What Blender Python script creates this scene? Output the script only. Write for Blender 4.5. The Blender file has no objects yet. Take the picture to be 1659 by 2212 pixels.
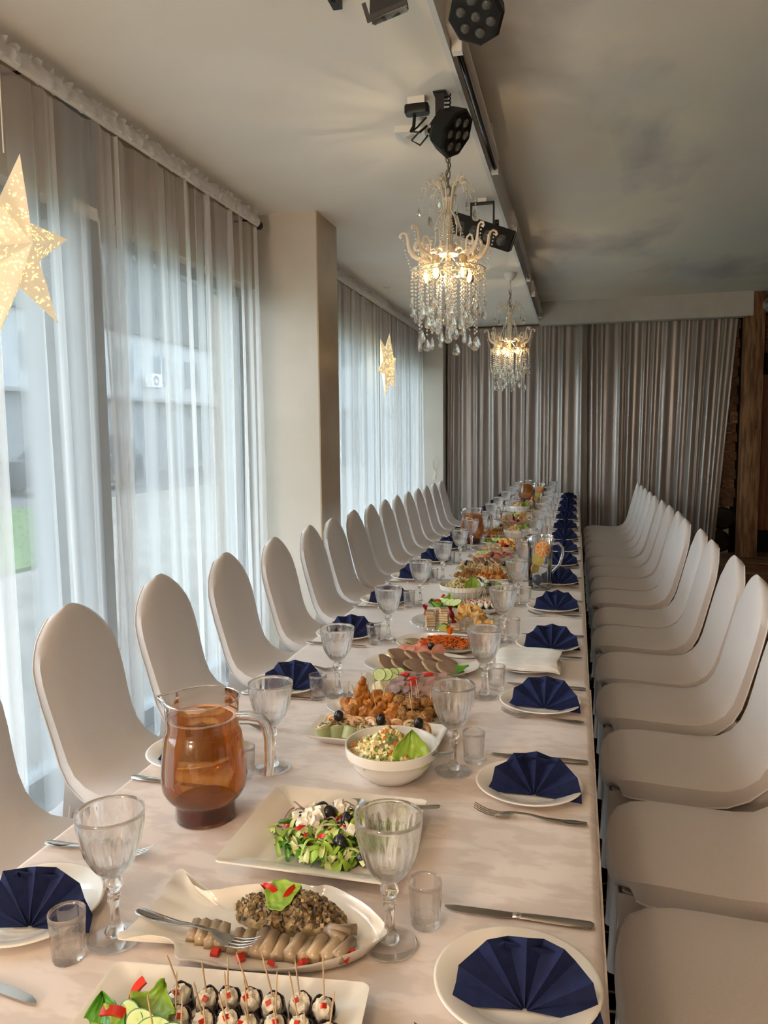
import bpy, math, random
import numpy as np
from mathutils import Vector, Matrix, noise
S = bpy.context.scene
COL = S.collection
PI = math.pi
sin, cos = math.sin, math.cos

# ------------------------------------------------------------------ camera
F = 1661.0
VY = Vector((415.5, 167.0, F)).normalized()
YV = (F * F + 415.5 * 168.5) / 167.0
VZ = Vector((-168.5, YV, -F)).normalized()
VX = VZ.cross(VY) * -1.0
if VX.x < 0: VX = -VX
R0 = Matrix((VX, VY, VZ))                      # rows: world axes seen from the camera (right, up, forward)
cam_d = bpy.data.cameras.new('camera')
cam_d.sensor_fit = 'VERTICAL'; cam_d.sensor_height = 36.0
cam_d.lens = 36.0 * F / 2212.0
cam_d.clip_start = 0.05; cam_d.clip_end = 300
cam = bpy.data.objects.new('camera', cam_d); COL.objects.link(cam)
Rw = Matrix((R0.col[0], R0.col[1], -R0.col[2])).transposed()
cam.matrix_world = Matrix.Translation((0, 0, 1.44)) @ Rw.to_4x4()
S.camera = cam

# ------------------------------------------------------------------ sky, lights, exposure
W = bpy.data.worlds.new('overcast'); S.world = W; W.use_nodes = True
bg = W.node_tree.nodes['Background']
bg.inputs[0].default_value = (0.80, 0.91, 1.0, 1); bg.inputs[1].default_value = 6.0
S.view_settings.view_transform = 'Standard'; S.view_settings.look = 'None'
S.view_settings.gamma = 1; S.view_settings.use_curve_mapping = False
S.view_settings.exposure = 0.8
S.cycles.transparent_max_bounces = 40
S.cycles.adaptive_threshold = 0.02
S.cycles.max_bounces = 12; S.cycles.transmission_bounces = 9; S.cycles.glossy_bounces = 6; S.cycles.diffuse_bounces = 4
S.cycles.sample_clamp_indirect = 6.0
S.cycles.blur_glossy = 0.4
WARM = (1.0, 0.76, 0.50)
def point_light(name, loc, w, col=WARM, r=0.05):
    d = bpy.data.lights.new(name, 'POINT'); d.energy = w; d.color = col; d.shadow_soft_size = r
    o = bpy.data.objects.new(name, d); COL.objects.link(o); o.location = loc; return o
def area_light(name, loc, rot, sx, sy, w, col):
    d = bpy.data.lights.new(name, 'AREA'); d.shape = 'RECTANGLE'; d.size = sx; d.size_y = sy; d.energy = w; d.color = col
    o = bpy.data.objects.new(name, d); COL.objects.link(o); o.location = loc; o.rotation_euler = rot; return o
point_light('chandelier_light_behind', (-0.56, 0.2, 2.1), 9, WARM, 0.12)     # the row's next chandelier, just behind the camera
point_light('added_fill_light', (-1.3, -2.8, 1.75), 135, (1.0, 0.85, 0.70), 0.25)       # added fill, no known source: lifts table, ceiling and hall-side chairs
point_light('added_fill_light', (3.2, 3.4, 2.4), 3, (1.0, 0.80, 0.58), 0.15)  # weak added fill for the cloud ceiling, no such lamp known

# ------------------------------------------------------------------ helpers
class G:
    """collects geometry for one mesh"""
    def __init__(s): s.v = []; s.f = []; s.m = []
    def add(s, v, f, mi=0):
        b = len(s.v); s.v += [tuple(p) for p in v]; s.f += [tuple(b + i for i in q) for q in f]; s.m += [mi] * len(f); return s
    def box(s, c, d, mi=0, rz=0.0, taper=1.0, M=None):
        x, y, z = d[0] / 2, d[1] / 2, d[2] / 2
        P = [(-x, -y, -z), (x, -y, -z), (x, y, -z), (-x, y, -z), (-x * taper, -y * taper, z), (x * taper, -y * taper, z), (x * taper, y * taper, z), (-x * taper, y * taper, z)]
        Q = []
        for p in P:
            p = Vector(p)
            if M is not None: p = M @ p
            elif rz: p = Matrix.Rotation(rz, 3, 'Z') @ p
            Q.append(p + Vector(c))
        return s.add(Q, [(3, 2, 1, 0), (4, 5, 6, 7), (0, 1, 5, 4), (1, 2, 6, 5), (2, 3, 7, 6), (3, 0, 4, 7)], mi)
    def lathe(s, prof, n=32, mi=0, c=(0, 0, 0), fl=None, close=False):
        V = []; k = len(prof)
        for (r, z) in prof:
            for i in range(n):
                a = 2 * PI * i / n
                rr = fl(r, z, a) if fl else r
                V.append((c[0] + rr * cos(a), c[1] + rr * sin(a), c[2] + z))
        Fc = []
        for j in range(k - 1 + (1 if close else 0)):
            j2 = (j + 1) % k
            for i in range(n):
                i2 = (i + 1) % n
                Fc.append((j * n + i, j * n + i2, j2 * n + i2, j2 * n + i))
        return s.add(V, Fc, mi)
    def tube(s, path, r, n=8, mi=0, cap=True, closed=False, flat=1.0):
        P = [Vector(p) for p in path]; k = len(P)
        V = []; up = None
        for i in range(k):
            if closed: t = (P[(i + 1) % k] - P[i - 1])
            else: t = (P[min(i + 1, k - 1)] - P[max(i - 1, 0)])
            t = t.normalized() if t.length > 1e-9 else Vector((0, 0, 1))
            if up is None:
                up = Vector((0, 0, 1)) if abs(t.z) < .9 else Vector((1, 0, 0))
            a = t.cross(up)
            if a.length < 1e-6: a = t.orthogonal()
            a.normalize(); b = a.cross(t).normalized(); up = b
            rr = r[i] if isinstance(r, (list, tuple)) else r
            for j in range(n):
                w = 2 * PI * j / n
                V.append(P[i] + a * (cos(w) * rr * flat) + b * (sin(w) * rr))
        Fc = []
        for i in range(k if closed else k - 1):
            i2 = (i + 1) % k
            for j in range(n):
                j2 = (j + 1) % n
                Fc.append((i * n + j, i * n + j2, i2 * n + j2, i2 * n + j))
        if cap and not closed:
            Fc.append(tuple(range(n))[::-1]); Fc.append(tuple((k - 1) * n + j for j in range(n)))
        return s.add(V, Fc, mi)
    def grid(s, fn, nu, nv, mi=0, wu=False):
        V = [fn(i / nu, j / nv) for j in range(nv + 1) for i in range(nu + (0 if wu else 1))]
        w = nu + (0 if wu else 1); Fc = []
        for j in range(nv):
            for i in range(nu):
                i2 = (i + 1) % w if wu else i + 1
                Fc.append((j * w + i, j * w + i2, (j + 1) * w + i2, (j + 1) * w + i))
        return s.add(V, Fc, mi)
    def sheet(s, fn, nu, nv, th, mi=0):
        """a grid with thickness th (along its own normal)"""
        P = [[Vector(fn(i / nu, j / nv)) for i in range(nu + 1)] for j in range(nv + 1)]
        N = [[None] * (nu + 1) for _ in range(nv + 1)]
        for j in range(nv + 1):
            for i in range(nu + 1):
                a = P[j][min(i + 1, nu)] - P[j][max(i - 1, 0)]; b = P[min(j + 1, nv)][i] - P[max(j - 1, 0)][i]
                c = a.cross(b); N[j][i] = c.normalized() if c.length > 1e-12 else Vector((0, 0, 1))
        w = nu + 1; o = w * (nv + 1)
        V = [P[j][i] for j in range(nv + 1) for i in range(w)] + [P[j][i] - N[j][i] * th for j in range(nv + 1) for i in range(w)]
        Fc = []
        for j in range(nv):
            for i in range(nu):
                q = (j * w + i, j * w + i + 1, (j + 1) * w + i + 1, (j + 1) * w + i)
                Fc.append(q); Fc.append(tuple(o + k for k in q[::-1]))
        B = [(0, i) for i in range(nu)] ; ring = [i for i in range(w)] + [(j * w + nu) for j in range(1, nv + 1)] + [nv * w + i for i in range(nu - 1, -1, -1)] + [j * w for j in range(nv - 1, 0, -1)]
        for k in range(len(ring)):
            a, b = ring[k], ring[(k + 1) % len(ring)]
            Fc.append((b, a, o + a, o + b))
        return s.add(V, Fc, mi)
    def rings(s, R, mi=0, cap0=True, cap1=True):
        """loft through rings (lists of the same number of points)"""
        n = len(R[0]); V = [p for r in R for p in r]; Fc = []
        for j in range(len(R) - 1):
            for i in range(n):
                i2 = (i + 1) % n
                Fc.append((j * n + i, j * n + i2, (j + 1) * n + i2, (j + 1) * n + i))
        if cap0: Fc.append(tuple(range(n))[::-1])
        if cap1: Fc.append(tuple((len(R) - 1) * n + i for i in range(n)))
        return s.add(V, Fc, mi)
    def prism(s, poly, z0, z1, mi=0, M=None):
        a = [Vector((p[0], p[1], z0)) for p in poly]; b = [Vector((p[0], p[1], z1)) for p in poly]
        if M is not None: a = [M @ p for p in a]; b = [M @ p for p in b]
        return s.rings([a, b], mi)
    def ico(s, c, r, sub=2, amp=0.0, fr=1.0, seed=0, mi=0, M=None):
        V, Fc = ICO(sub); r = (r, r, r) if not isinstance(r, (tuple, list)) else r
        Q = []
        for p in V:
            k = 1 + amp * noise.noise(Vector(p) * fr + Vector((seed * 7.3, seed * 3.1, seed * 1.7))) if amp else 1
            q = Vector((p[0] * r[0] * k, p[1] * r[1] * k, p[2] * r[2] * k))
            if M is not None: q = M @ q
            Q.append(q + Vector(c))
        return s.add(Q, Fc, mi)
    def mesh(s, name, mats, smooth=True, ang=0.7):
        me = bpy.data.meshes.new(name); me.from_pydata(s.v, [], s.f)
        for m in (mats if isinstance(mats, (list, tuple)) else [mats]): me.materials.append(m)
        if len(set(s.m)) > 1: me.polygons.foreach_set('material_index', s.m)
        if smooth:
            me.shade_smooth()
            if ang < 3: me.set_sharp_from_angle(angle=ang)
        me.update(); return me
_ico = {}
def ICO(sub):
    if sub not in _ico:
        import bmesh
        b = bmesh.new(); bmesh.ops.create_icosphere(b, subdivisions=sub, radius=1)
        _ico[sub] = ([tuple(v.co) for v in b.verts], [tuple(v.index for v in f.verts) for f in b.faces]); b.free()
    return _ico[sub]
def rot(x=0, y=0, z=0): return Matrix.Rotation(z, 3, 'Z') @ Matrix.Rotation(y, 3, 'Y') @ Matrix.Rotation(x, 3, 'X')
def obj(name, me, parent=None, loc=None, rz=None, eul=None, sc=None, kind=None, label=None):
    o = bpy.data.objects.new(name, me); COL.objects.link(o)
    if parent is not None: o.parent = parent
    if loc is not None: o.location = loc
    if rz is not None: o.rotation_euler = (0, 0, rz)
    if eul is not None: o.rotation_euler = eul
    if sc is not None: o.scale = sc if isinstance(sc, (tuple, list)) else (sc, sc, sc)
    if kind: o['kind'] = kind
    if label: o['label'] = label
    return o
def adopt(t2, t):
    """hand the pieces of t2 to the thing t, where they stand"""
    W = lambda o: Matrix.LocRotScale(o.location, o.rotation_euler, o.scale)
    for c in list(t2.children): c.parent = t; c.matrix_parent_inverse = W(t).inverted() @ W(t2)
    bpy.data.objects.remove(t2)
def tag(o, label, cat, group=None, kind=None):
    o['label'] = label; o['category'] = cat
    if group: o['group'] = group
    if kind: o['kind'] = kind
    return o
def thing(name, label, cat, loc=(0, 0, 0), rz=0.0, group=None, eul=None):
    o = bpy.data.objects.new(name, None); COL.objects.link(o); o.empty_display_size = .05
    o.location = loc; o.rotation_euler = eul if eul else (0, 0, rz)
    return tag(o, label, cat, group)
def struct(name, me, parent=None, **k): return obj(name, me, parent, kind='structure', **k)
KIDS = {}
def copy_tree(r, loc, rz, label, group=None, eul=None):
    """a copy of a thing with copies of its parts and their sub-parts"""
    n = r.copy(); COL.objects.link(n); n.location = loc; n.rotation_euler = eul if eul else (0, 0, rz); n['label'] = label
    if group: n['group'] = group
    if r.name not in KIDS: KIDS[r.name] = [(c, list(c.children)) for c in r.children]
    for c, sub in KIDS[r.name]:
        d = c.copy(); COL.objects.link(d); d.parent = n
        for g in sub:
            e = g.copy(); COL.objects.link(e); e.parent = d
    return n
ORD = 'first second third fourth fifth sixth seventh eighth ninth tenth eleventh twelfth thirteenth fourteenth fifteenth sixteenth seventeenth eighteenth'.split()

# ------------------------------------------------------------------ materials
def lin(h):
    c = [int(h[i:i + 2], 16) / 255 for i in (0, 2, 4)]
    return tuple(x / 12.92 if x <= .04045 else ((x + .055) / 1.055) ** 2.4 for x in c) + (1,)
def mat(name, col, rough=.5, metal=0.0, col2=None, sc=8.0, det=3.0, lo=.4, hi=.6, stretch=None, bump=0.0, bsc=None, spec=.5, trans=0.0, sss=0.0, emit=None, es=0.0, coat=0.0, sheen=0.0, rand=0.0, coord='Object'):
    m = bpy.data.materials.new(name); m.use_nodes = True; N = m.node_tree.nodes; L = m.node_tree.links
    b = N['Principled BSDF']; i = b.inputs
    c = lin(col) if isinstance(col, str) else tuple(col) + (1,)
    i['Base Color'].default_value = c; i['Roughness'].default_value = rough; i['Metallic'].default_value = metal
    i['Specular IOR Level'].default_value = spec; i['Transmission Weight'].default_value = trans; i['Coat Weight'].default_value = coat
    i['Sheen Weight'].default_value = sheen
    if sss: i['Subsurface Weight'].default_value = sss; i['Subsurface Radius'].default_value = (.01, .006, .004)
    if emit: i['Emission Color'].default_value = lin(emit); i['Emission Strength'].default_value = es
    if col2 or bump:
        tc = N.new('ShaderNodeTexCoord'); mp = N.new('ShaderNodeMapping'); L.new(tc.outputs[coord], mp.inputs[0])
        if stretch: mp.inputs['Scale'].default_value = stretch
        if rand:
            oi = N.new('ShaderNodeObjectInfo'); mu = N.new('ShaderNodeMath'); mu.operation = 'MULTIPLY'; mu.inputs[1].default_value = 30
            L.new(oi.outputs['Random'], mu.inputs[0]); L.new(mu.outputs[0], mp.inputs['Location'])
    if col2:
        nz = N.new('ShaderNodeTexNoise'); nz.inputs['Scale'].default_value = sc; nz.inputs['Detail'].default_value = det; L.new(mp.outputs[0], nz.inputs['Vector'])
        cr = N.new('ShaderNodeValToRGB'); cr.color_ramp.elements[0].position = lo; cr.color_ramp.elements[1].position = hi
        cr.color_ramp.elements[0].color = c; cr.color_ramp.elements[1].color = lin(col2)
        L.new(nz.outputs[0], cr.inputs[0]); last = cr.outputs[0]
        if rand:
            hs = N.new('ShaderNodeHueSaturation'); mr = N.new('ShaderNodeMapRange'); mr.inputs[3].default_value = 1 - rand; mr.inputs[4].default_value = 1 + rand
            L.new(oi.outputs['Random'], mr.inputs[0]); L.new(mr.outputs[0], hs.inputs['Value']); L.new(last, hs.inputs['Color']); last = hs.outputs[0]
        L.new(last, i['Base Color'])
    if bump:
        nb = N.new('ShaderNodeTexNoise'); nb.inputs['Scale'].default_value = bsc or sc; nb.inputs['Detail'].default_value = 4; L.new(mp.outputs[0], nb.inputs['Vector'])
        bp = N.new('ShaderNodeBump'); bp.inputs['Strength'].default_value = bump; bp.inputs['Distance'].default_value = .01
        L.new(nb.outputs[0], bp.inputs['Height']); L.new(bp.outputs[0], i['Normal'])
    return m
def raw(name):
    m = bpy.data.materials.new(name); m.use_nodes = True; N = m.node_tree.nodes; N.clear()
    return m, N, m.node_tree.links, N.new('ShaderNodeOutputMaterial')
def thin_glass(name, tint=(1, 1, 1), gain=1.0):
    """clear pane: sees through, with a Fresnel sheen"""
    m, N, L, out = raw(name); t = N.new('ShaderNodeBsdfTransparent'); t.inputs[0].default_value = tint + (1,)
    g = N.new('ShaderNodeBsdfGlossy'); g.inputs['Roughness'].default_value = .02; fr = N.new('ShaderNodeFresnel'); fr.inputs[0].default_value = 1.5
    mu = N.new('ShaderNodeMath'); mu.operation = 'MULTIPLY'; mu.inputs[1].default_value = gain; mu.use_clamp = True; L.new(fr.outputs[0], mu.inputs[0])
    mx = N.new('ShaderNodeMixShader'); L.new(mu.outputs[0], mx.inputs[0]); L.new(t.outputs[0], mx.inputs[1]); L.new(g.outputs[0], mx.inputs[2]); L.new(mx.outputs[0], out.inputs[0]); return m
def mix_glass(name, col, k_glass, k_clear, ior=1.5, rough=0.0, body=None):
    """refracting glass, part clear (so light gets through), part body colour"""
    m, N, L, out = raw(name); g = N.new('ShaderNodeBsdfGlass'); g.inputs[0].default_value = col + (1,); g.inputs['IOR'].default_value = ior; g.inputs['Roughness'].default_value = rough
    t = N.new('ShaderNodeBsdfTransparent'); t.inputs[0].default_value = col + (1,)
    mx = N.new('ShaderNodeMixShader'); mx.inputs[0].default_value = k_clear; L.new(g.outputs[0], mx.inputs[1]); L.new(t.outputs[0], mx.inputs[2]); last = mx
    if body:
        d = N.new('ShaderNodeBsdfPrincipled'); d.inputs['Base Color'].default_value = body + (1,); d.inputs['Roughness'].default_value = .08
        m2 = N.new('ShaderNodeMixShader'); m2.inputs[0].default_value = 1 - k_glass; L.new(mx.outputs[0], m2.inputs[1]); L.new(d.outputs[0], m2.inputs[2]); last = m2
    L.new(last.outputs[0], out.inputs[0]); return m
def liquid(name, clear, body, k):
    m, N, L, out = raw(name); t = N.new('ShaderNodeBsdfTransparent'); t.inputs[0].default_value = clear + (1,)
    d = N.new('ShaderNodeBsdfTranslucent'); d.inputs[0].default_value = body + (1,); e = N.new('ShaderNodeBsdfDiffuse'); e.inputs[0].default_value = body + (1,)
    a = N.new('ShaderNodeMixShader'); a.inputs[0].default_value = .5; L.new(d.outputs[0], a.inputs[1]); L.new(e.outputs[0], a.inputs[2])
    mx = N.new('ShaderNodeMixShader'); mx.inputs[0].default_value = k; L.new(t.outputs[0], mx.inputs[1]); L.new(a.outputs[0], mx.inputs[2])
    L.new(mx.outputs[0], out.inputs[0]); return m
def sheer(name, base, edge, col):
    """voile: part open weave, part thread that scatters light both ways; denser when seen along the cloth"""
    m, N, L, out = raw(name); t = N.new('ShaderNodeBsdfTransparent')
    d = N.new('ShaderNodeBsdfDiffuse'); d.inputs[0].default_value = col + (1,); r = N.new('ShaderNodeBsdfTranslucent'); r.inputs[0].default_value = col + (1,)
    a = N.new('ShaderNodeMixShader'); a.inputs[0].default_value = .5; L.new(d.outputs[0], a.inputs[1]); L.new(r.outputs[0], a.inputs[2])
    lw = N.new('ShaderNodeLayerWeight'); lw.inputs[0].default_value = .42
    mr = N.new('ShaderNodeMapRange'); mr.inputs[3].default_value = base; mr.inputs[4].default_value = edge; L.new(lw.outputs['Facing'], mr.inputs[0])
    mx = N.new('ShaderNodeMixShader'); L.new(mr.outputs[0], mx.inputs[0]); L.new(t.outputs[0], mx.inputs[1]); L.new(a.outputs[0], mx.inputs[2]); L.new(mx.outputs[0], out.inputs[0]); return m

m_wall = mat('wall_paint', 'C6BDB0', .8, col2='C1B8AA', sc=3, bump=.05, bsc=160)
m_white = mat('white_paint', 'E6E1D9', .6)
m_ceil = mat('ceiling_paint', 'F0E7DA', .85, col2='ECE2D3', sc=2.0, bump=.03, bsc=90)
m_beam = mat('beam_paint', 'DAD8D3', .7)
m_frame = mat('window_frame_grey', '8E959A', .45, col2='868D92', sc=4)
m_glass = thin_glass('window_glass', (.96, .98, .98), .8)
m_sheer = sheer('white_voile', .22, .86, (.93, .92, .92))
m_sheer2 = sheer('white_voile_dense', .85, .97, (.93, .92, .92))
m_satin = mat('grey_satin', 'A59D97', .33, .35, col2='9B938D', sc=3, stretch=(6, 6, .4), spec=.6, sheen=.3)
m_chair = mat('white_spandex', 'CFC6C0', .55, col2='CAC1BB', sc=300, bump=.06, bsc=900, spec=.35, sheen=.15)
m_seam = mat('white_piping', 'DCD4CE', .5)
m_black = mat('black_metal', '0E0E0D', .5, .0, col2='121211', sc=20)
m_dark = mat('dark_plastic', '121212', .4, spec=.35)
m_steel = mat('cutlery_steel', 'B4AFA8', .2, 1.0, col2='A8A39C', sc=12, stretch=(1, 8, 1), lo=.3, hi=.7)
m_chrome = mat('chrome', 'D0D0D0', .08, 1.0)
m_porc = mat('white_porcelain', 'EFE7DA', .12, col2='ECE3D5', sc=5, spec=.55, coat=.4)
m_porc2 = mat('cool_porcelain', 'E9E6DF', .15, col2='E6E3DB', sc=5, spec=.5, coat=.3)
m_napkin = mat('navy_paper', '1B2346', .85, col2='1F284D', sc=60, bump=.12, bsc=500, spec=.2)
m_wood_t = mat('toothpick_wood', 'C9A983', .6)
m_cryst = mix_glass('cut_glass', (1, 1, 1), 1.0, .22, 1.5)
m_tumb = mix_glass('pressed_glass', (1, 1, 1), 1.0, .30, 1.48)
m_drop = mix_glass('chandelier_crystal', (1, .99, .97), .975, .2, 1.55, 0.0, (.95, .93, .9))
m_bead = mix_glass('chandelier_bead', (1, .98, .95), .86, .2, 1.55, 0.0, (.95, .92, .88))
m_jug = thin_glass('jug_glass', (.97, .97, .96), 1.6)
# ------------------------------------------------------------------ the room
XW, YF, ZC, ZR = -1.95, 9.95, 2.80, 3.03      # window wall, far wall, low ceiling, high ceiling
BX = -0.455                                    # edge of the low ceiling
def boxm(name, c, d, m, **k): return G().box(c, d).mesh(name, m, False)
def sbox(name, lo, hi, m, parent=None):
    lo, hi = Vector(lo), Vector(hi)
    return struct(name, G().box((lo + hi) / 2, hi - lo).mesh(name, m, False), parent)
# floor: dark tiles in slanting strips on the hall side, paler ones along the window, its reflection put into their colour
m_grout = mat('floor_grout', '1F1813', .8)
m_tiles = [mat('floor_tile_brown', c, .42, col2=d, sc=9, bump=.08, bsc=60, rand=.14) for c, d in (('80603F', '6A4A30'), ('94764F', '806246'), ('66584A', '57493E'), ('A8947A', '927C62'))]
m_pale = mat('floor_tile_window_sheen', 'C9C4BC', .12, col2='B5AEA4', sc=5, spec=.6, rand=.05)
floor = sbox('floor', (-2.0, -3.2, -.12), (4.6, 10.3, -.014), m_grout)
rg = random.Random(4)
def slant_tile(w, d, sk):
    g = G(); e = .004
    a = [(-w / 2 - sk / 2 + e, -d / 2 + e), (w / 2 - sk / 2 - e, -d / 2 + e), (w / 2 + sk / 2 - e, d / 2 - e), (-w / 2 + sk / 2 + e, d / 2 - e)]
    b = [(p[0] * .99, p[1] * .96) for p in a]
    g.rings([[Vector((p[0], p[1], -.015)) for p in a], [Vector((p[0], p[1], -.003)) for p in a], [Vector((p[0], p[1], 0)) for p in b]]); return g
TW, TD = .46, .125
tile_me = [slant_tile(TW, TD, -TD * .9).mesh('floor_tile', m, False) for m in m_tiles]
rest = G(); n_t = 0
for j in range(int(10.6 / TD)):
    y = -.3 + TD * (j + .5)
    off = -(TD * .9 * j) % TW
    for i in range(-1, 8):
        x = .35 + off - TW + TW * i + TW / 2
        if x > 4.3: continue
        if (j * 3 + i * 7) % 11 == 0: k = 3
        else: k = rg.choice((0, 0, 1, 0, 2, 1))
        if .5 < x < 2.4 and 2.2 < y < 9.9 and n_t < 290:
            obj('floor_tile', tile_me[k], floor, (x, y, rg.uniform(-.0012, .0008))); n_t += 1
        else:
            rest.box((x, y, -.008), (TW * .96, TD * .93, .013), k)
for j in range(44):
    for i in range(6):
        rest.box((-1.2 + i * .27, -.4 + j * .24, -.008), (.26, .23, .013), (i + j) % 3)
obj('floor_tiles_beyond', rest.mesh('floor_tiles_beyond', m_tiles, False), floor, kind='stuff')
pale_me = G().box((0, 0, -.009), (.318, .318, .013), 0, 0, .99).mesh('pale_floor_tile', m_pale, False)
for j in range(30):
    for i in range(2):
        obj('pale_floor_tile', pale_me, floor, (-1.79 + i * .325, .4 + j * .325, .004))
# ceilings
m_cloud = mat('cloud_painting', 'A9A297', .85)
def cloud_nodes(m):
    N = m.node_tree.nodes; L = m.node_tree.links; b = N['Principled BSDF']
    tc = N.new('ShaderNodeTexCoord'); mp = N.new('ShaderNodeMapping'); mp.inputs['Scale'].default_value = (.8, .42, 1); mp.inputs['Location'].default_value = (1.3, 4.2, 0); L.new(tc.outputs['Object'], mp.inputs[0])
    def nz(sc, det, dist, lo, hi, c0, c1):
        n = N.new('ShaderNodeTexNoise'); n.inputs['Scale'].default_value = sc; n.inputs['Detail'].default_value = det; n.inputs['Distortion'].default_value = dist; L.new(mp.outputs[0], n.inputs['Vector'])
        r = N.new('ShaderNodeValToRGB'); r.color_ramp.elements[0].position = lo; r.color_ramp.elements[1].position = hi; r.color_ramp.elements[0].color = c0; r.color_ramp.elements[1].color = c1; L.new(n.outputs[0], r.inputs[0]); return r.outputs[0]
    base = nz(1.1, 5, .6, .30, .66, lin('D6D6D2'), lin('F0E6D3'))
    warm = nz(.9, 3, .3, .52, .75, (0, 0, 0, 1), (1, 1, 1, 1))
    dark = nz(1.9, 5, .25, .55, .78, (0, 0, 0, 1), (1, 1, 1, 1))
    m1 = N.new('ShaderNodeMix'); m1.data_type = 'RGBA'; m1.inputs['B'].default_value = lin('E6CFAC'); L.new(warm, m1.inputs['Factor']); L.new(base, m1.inputs['A'])
    mu = N.new('ShaderNodeMath'); mu.operation = 'MULTIPLY'; mu.inputs[1].default_value = .75; L.new(dark, mu.inputs[0])
    m2 = N.new('ShaderNodeMix'); m2.data_type = 'RGBA'; m2.inputs['B'].default_value = lin('A7A1A7'); L.new(mu.outputs[0], m2.inputs['Factor']); L.new(m1.outputs['Result'], m2.inputs['A'])
    L.new(m2.outputs['Result'], b.inputs['Base Color'])
cloud_nodes(m_cloud)
sbox('ceiling_low', (-2.2, -3.2, ZC), (BX - .02, YF + .2, ZC + .4), m_ceil)
sbox('ceiling', (BX - .02, -3.2, ZR), (4.6, YF + .3, ZR + .17), m_cloud)
sbox('trim_1', (BX - .02, -3.2, ZC), (BX, YF, ZR), m_beam)            # upright face where the low ceiling ends
m_pelmet = mat('pelmet_paint', 'C4BFB6', .7, col2='BEB9AF', sc=5)
sbox('trim_2', (BX, YF - .35, 2.76), (1.92, YF - .2, ZR), m_pelmet)
# far and other walls
sbox('wall_back', (-2.2, YF, -.1), (1.80, YF + .2, 3.2), m_wall)
sbox('wall_right', (4.4, -3.2, -.1), (4.6, YF + .3, 3.2), mat('hall_wall', '6A5A49', .8))
sbox('wall_front', (-2.2, -3.3, -.1), (4.6, -3.1, 3.2), mat('hall_wall_front', 'B9AA98', .8))
# window wall: two glazed bays between piers
m_lintel = mat('lintel_shade_tint', 'A8937E', .8, col2='A08B76', sc=3)  # browner than the wall paint: shade above the windows put into the colour
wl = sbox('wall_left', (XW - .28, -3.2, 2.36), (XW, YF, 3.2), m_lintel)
sbox('wall_section', (XW - .28, -3.2, -.1), (XW, .25, 2.36), m_wall, wl)
sbox('wall_section', (XW - .28, .25, -.12), (XW, YF, .03), m_frame, wl)
sbox('column_1', (XW - .28, 4.55, -.1), (-1.545, 4.95, ZC), m_wall)
sbox('trim_3', (-1.546, 4.552, -.08), (-1.538, 4.948, ZC - .001), mat('pier_side_lacquer', 'BBA282', .24, col2='B39A7A', sc=4, coat=.2))
sbox('column_2', (XW - .28, 9.58, -.1), (-1.62, YF, ZC), m_wall)
def window(name, y0, y1, posts):
    fr = G(); xa, xb = XW - .17, XW - .08; z0, z1 = .03, 2.36
    for (a, b) in ((y0, y0 + .07), (y1 - .07, y1)): fr.box(((xa + xb) / 2, (a + b) / 2, (z0 + z1) / 2), (xb - xa, b - a, z1 - z0))
    fr.box(((xa + xb) / 2, (y0 + y1) / 2, z0 + .04), (xb - xa - .006, y1 - y0 - .002, .08)); fr.box(((xa + xb) / 2, (y0 + y1) / 2, z1 - .03), (xb - xa - .006, y1 - y0 - .002, .06))
    w = struct(name, fr.mesh(name + '_frame', m_frame, False))
    e = [y0 + .07]
    for (a, b, deep) in posts:
        struct('window_post', boxm('window_post', (XW - .13, (a + b) / 2, 1.19), (.12 if not deep else .2, b - a, 2.3), m_frame), w); e += [a, b]
    e.append(y1 - .07)
    for i in range(0, len(e), 2):
        struct('window_pane', boxm('window_pane', (XW - .125, (e[i] + e[i + 1]) / 2, 1.2), (.012, e[i + 1] - e[i] - .002, 2.2), m_glass), w)
    return w
sbox('column_4', (XW - .2, 2.70, .03), (XW + .025, 2.90, ZC), mat('grey_pillar', '7F8487', .6, col2='787D80', sc=4))
window('window_1', .25, 4.55, [(2.71, 2.89, 0)])
window('window_2', 4.95, 9.58, [(6.3, 6.38, 0), (7.9, 7.98, 0)])
# rustic timber at the far right: post, stacked blocks, dark doorway with a wooden leaf
m_post = mat('rustic_pine', '8A6340', .6, col2='5F3D20', sc=7, stretch=(5, 5, .5), lo=.4, hi=.6, bump=.25, bsc=14)
m_knot = mat('pine_knot', '24140A', .6)
m_block = mat('timber_block', '78532F', .7, col2='573820', sc=9, stretch=(3, 1, 6), bump=.25, bsc=20, rand=.2)
m_stone = mat('footing_stone', '3F372F', .85, col2='2A241F', sc=6, bump=.4, bsc=14)
post = struct('column_3', G().rings([[Vector((1.85 + .2 * a, 9.62 + .18 * b, z)) for a, b in ((0, 0), (.45, -.03), (1, 0), (1, 1), (0, 1))] for z in (0, .6, 1.2, 1.9, 2.5, ZR)]).mesh('column_3', m_post, False))
for i, (x, z, r) in enumerate(((1.98, .33, .02), (1.9, 1.0, .02), (1.995, 1.5, .025), (1.905, 1.62, .02), (1.97, 1.86, .016), (1.96, 2.25, .03), (1.93, .75, .018))):
    obj('knot', G().ico((x, 9.622, z), (r, .006, r * 1.5), 1).mesh('knot', m_knot), post)
wt = sbox('wall_timber', (1.50, 10.02, -.1), (4.5, 10.2, 3.2), mat('timber_gap', '120C08', .9))
rg = random.Random(9)
blk = [G().box((0, 0, 0), (.30, .16, .105), 0, 0, .97).mesh('timber_block', m_block, False), G().box((0, 0, 0), (.135, .16, .105), 0, 0, .97).mesh('timber_block', m_block, False)]
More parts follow.
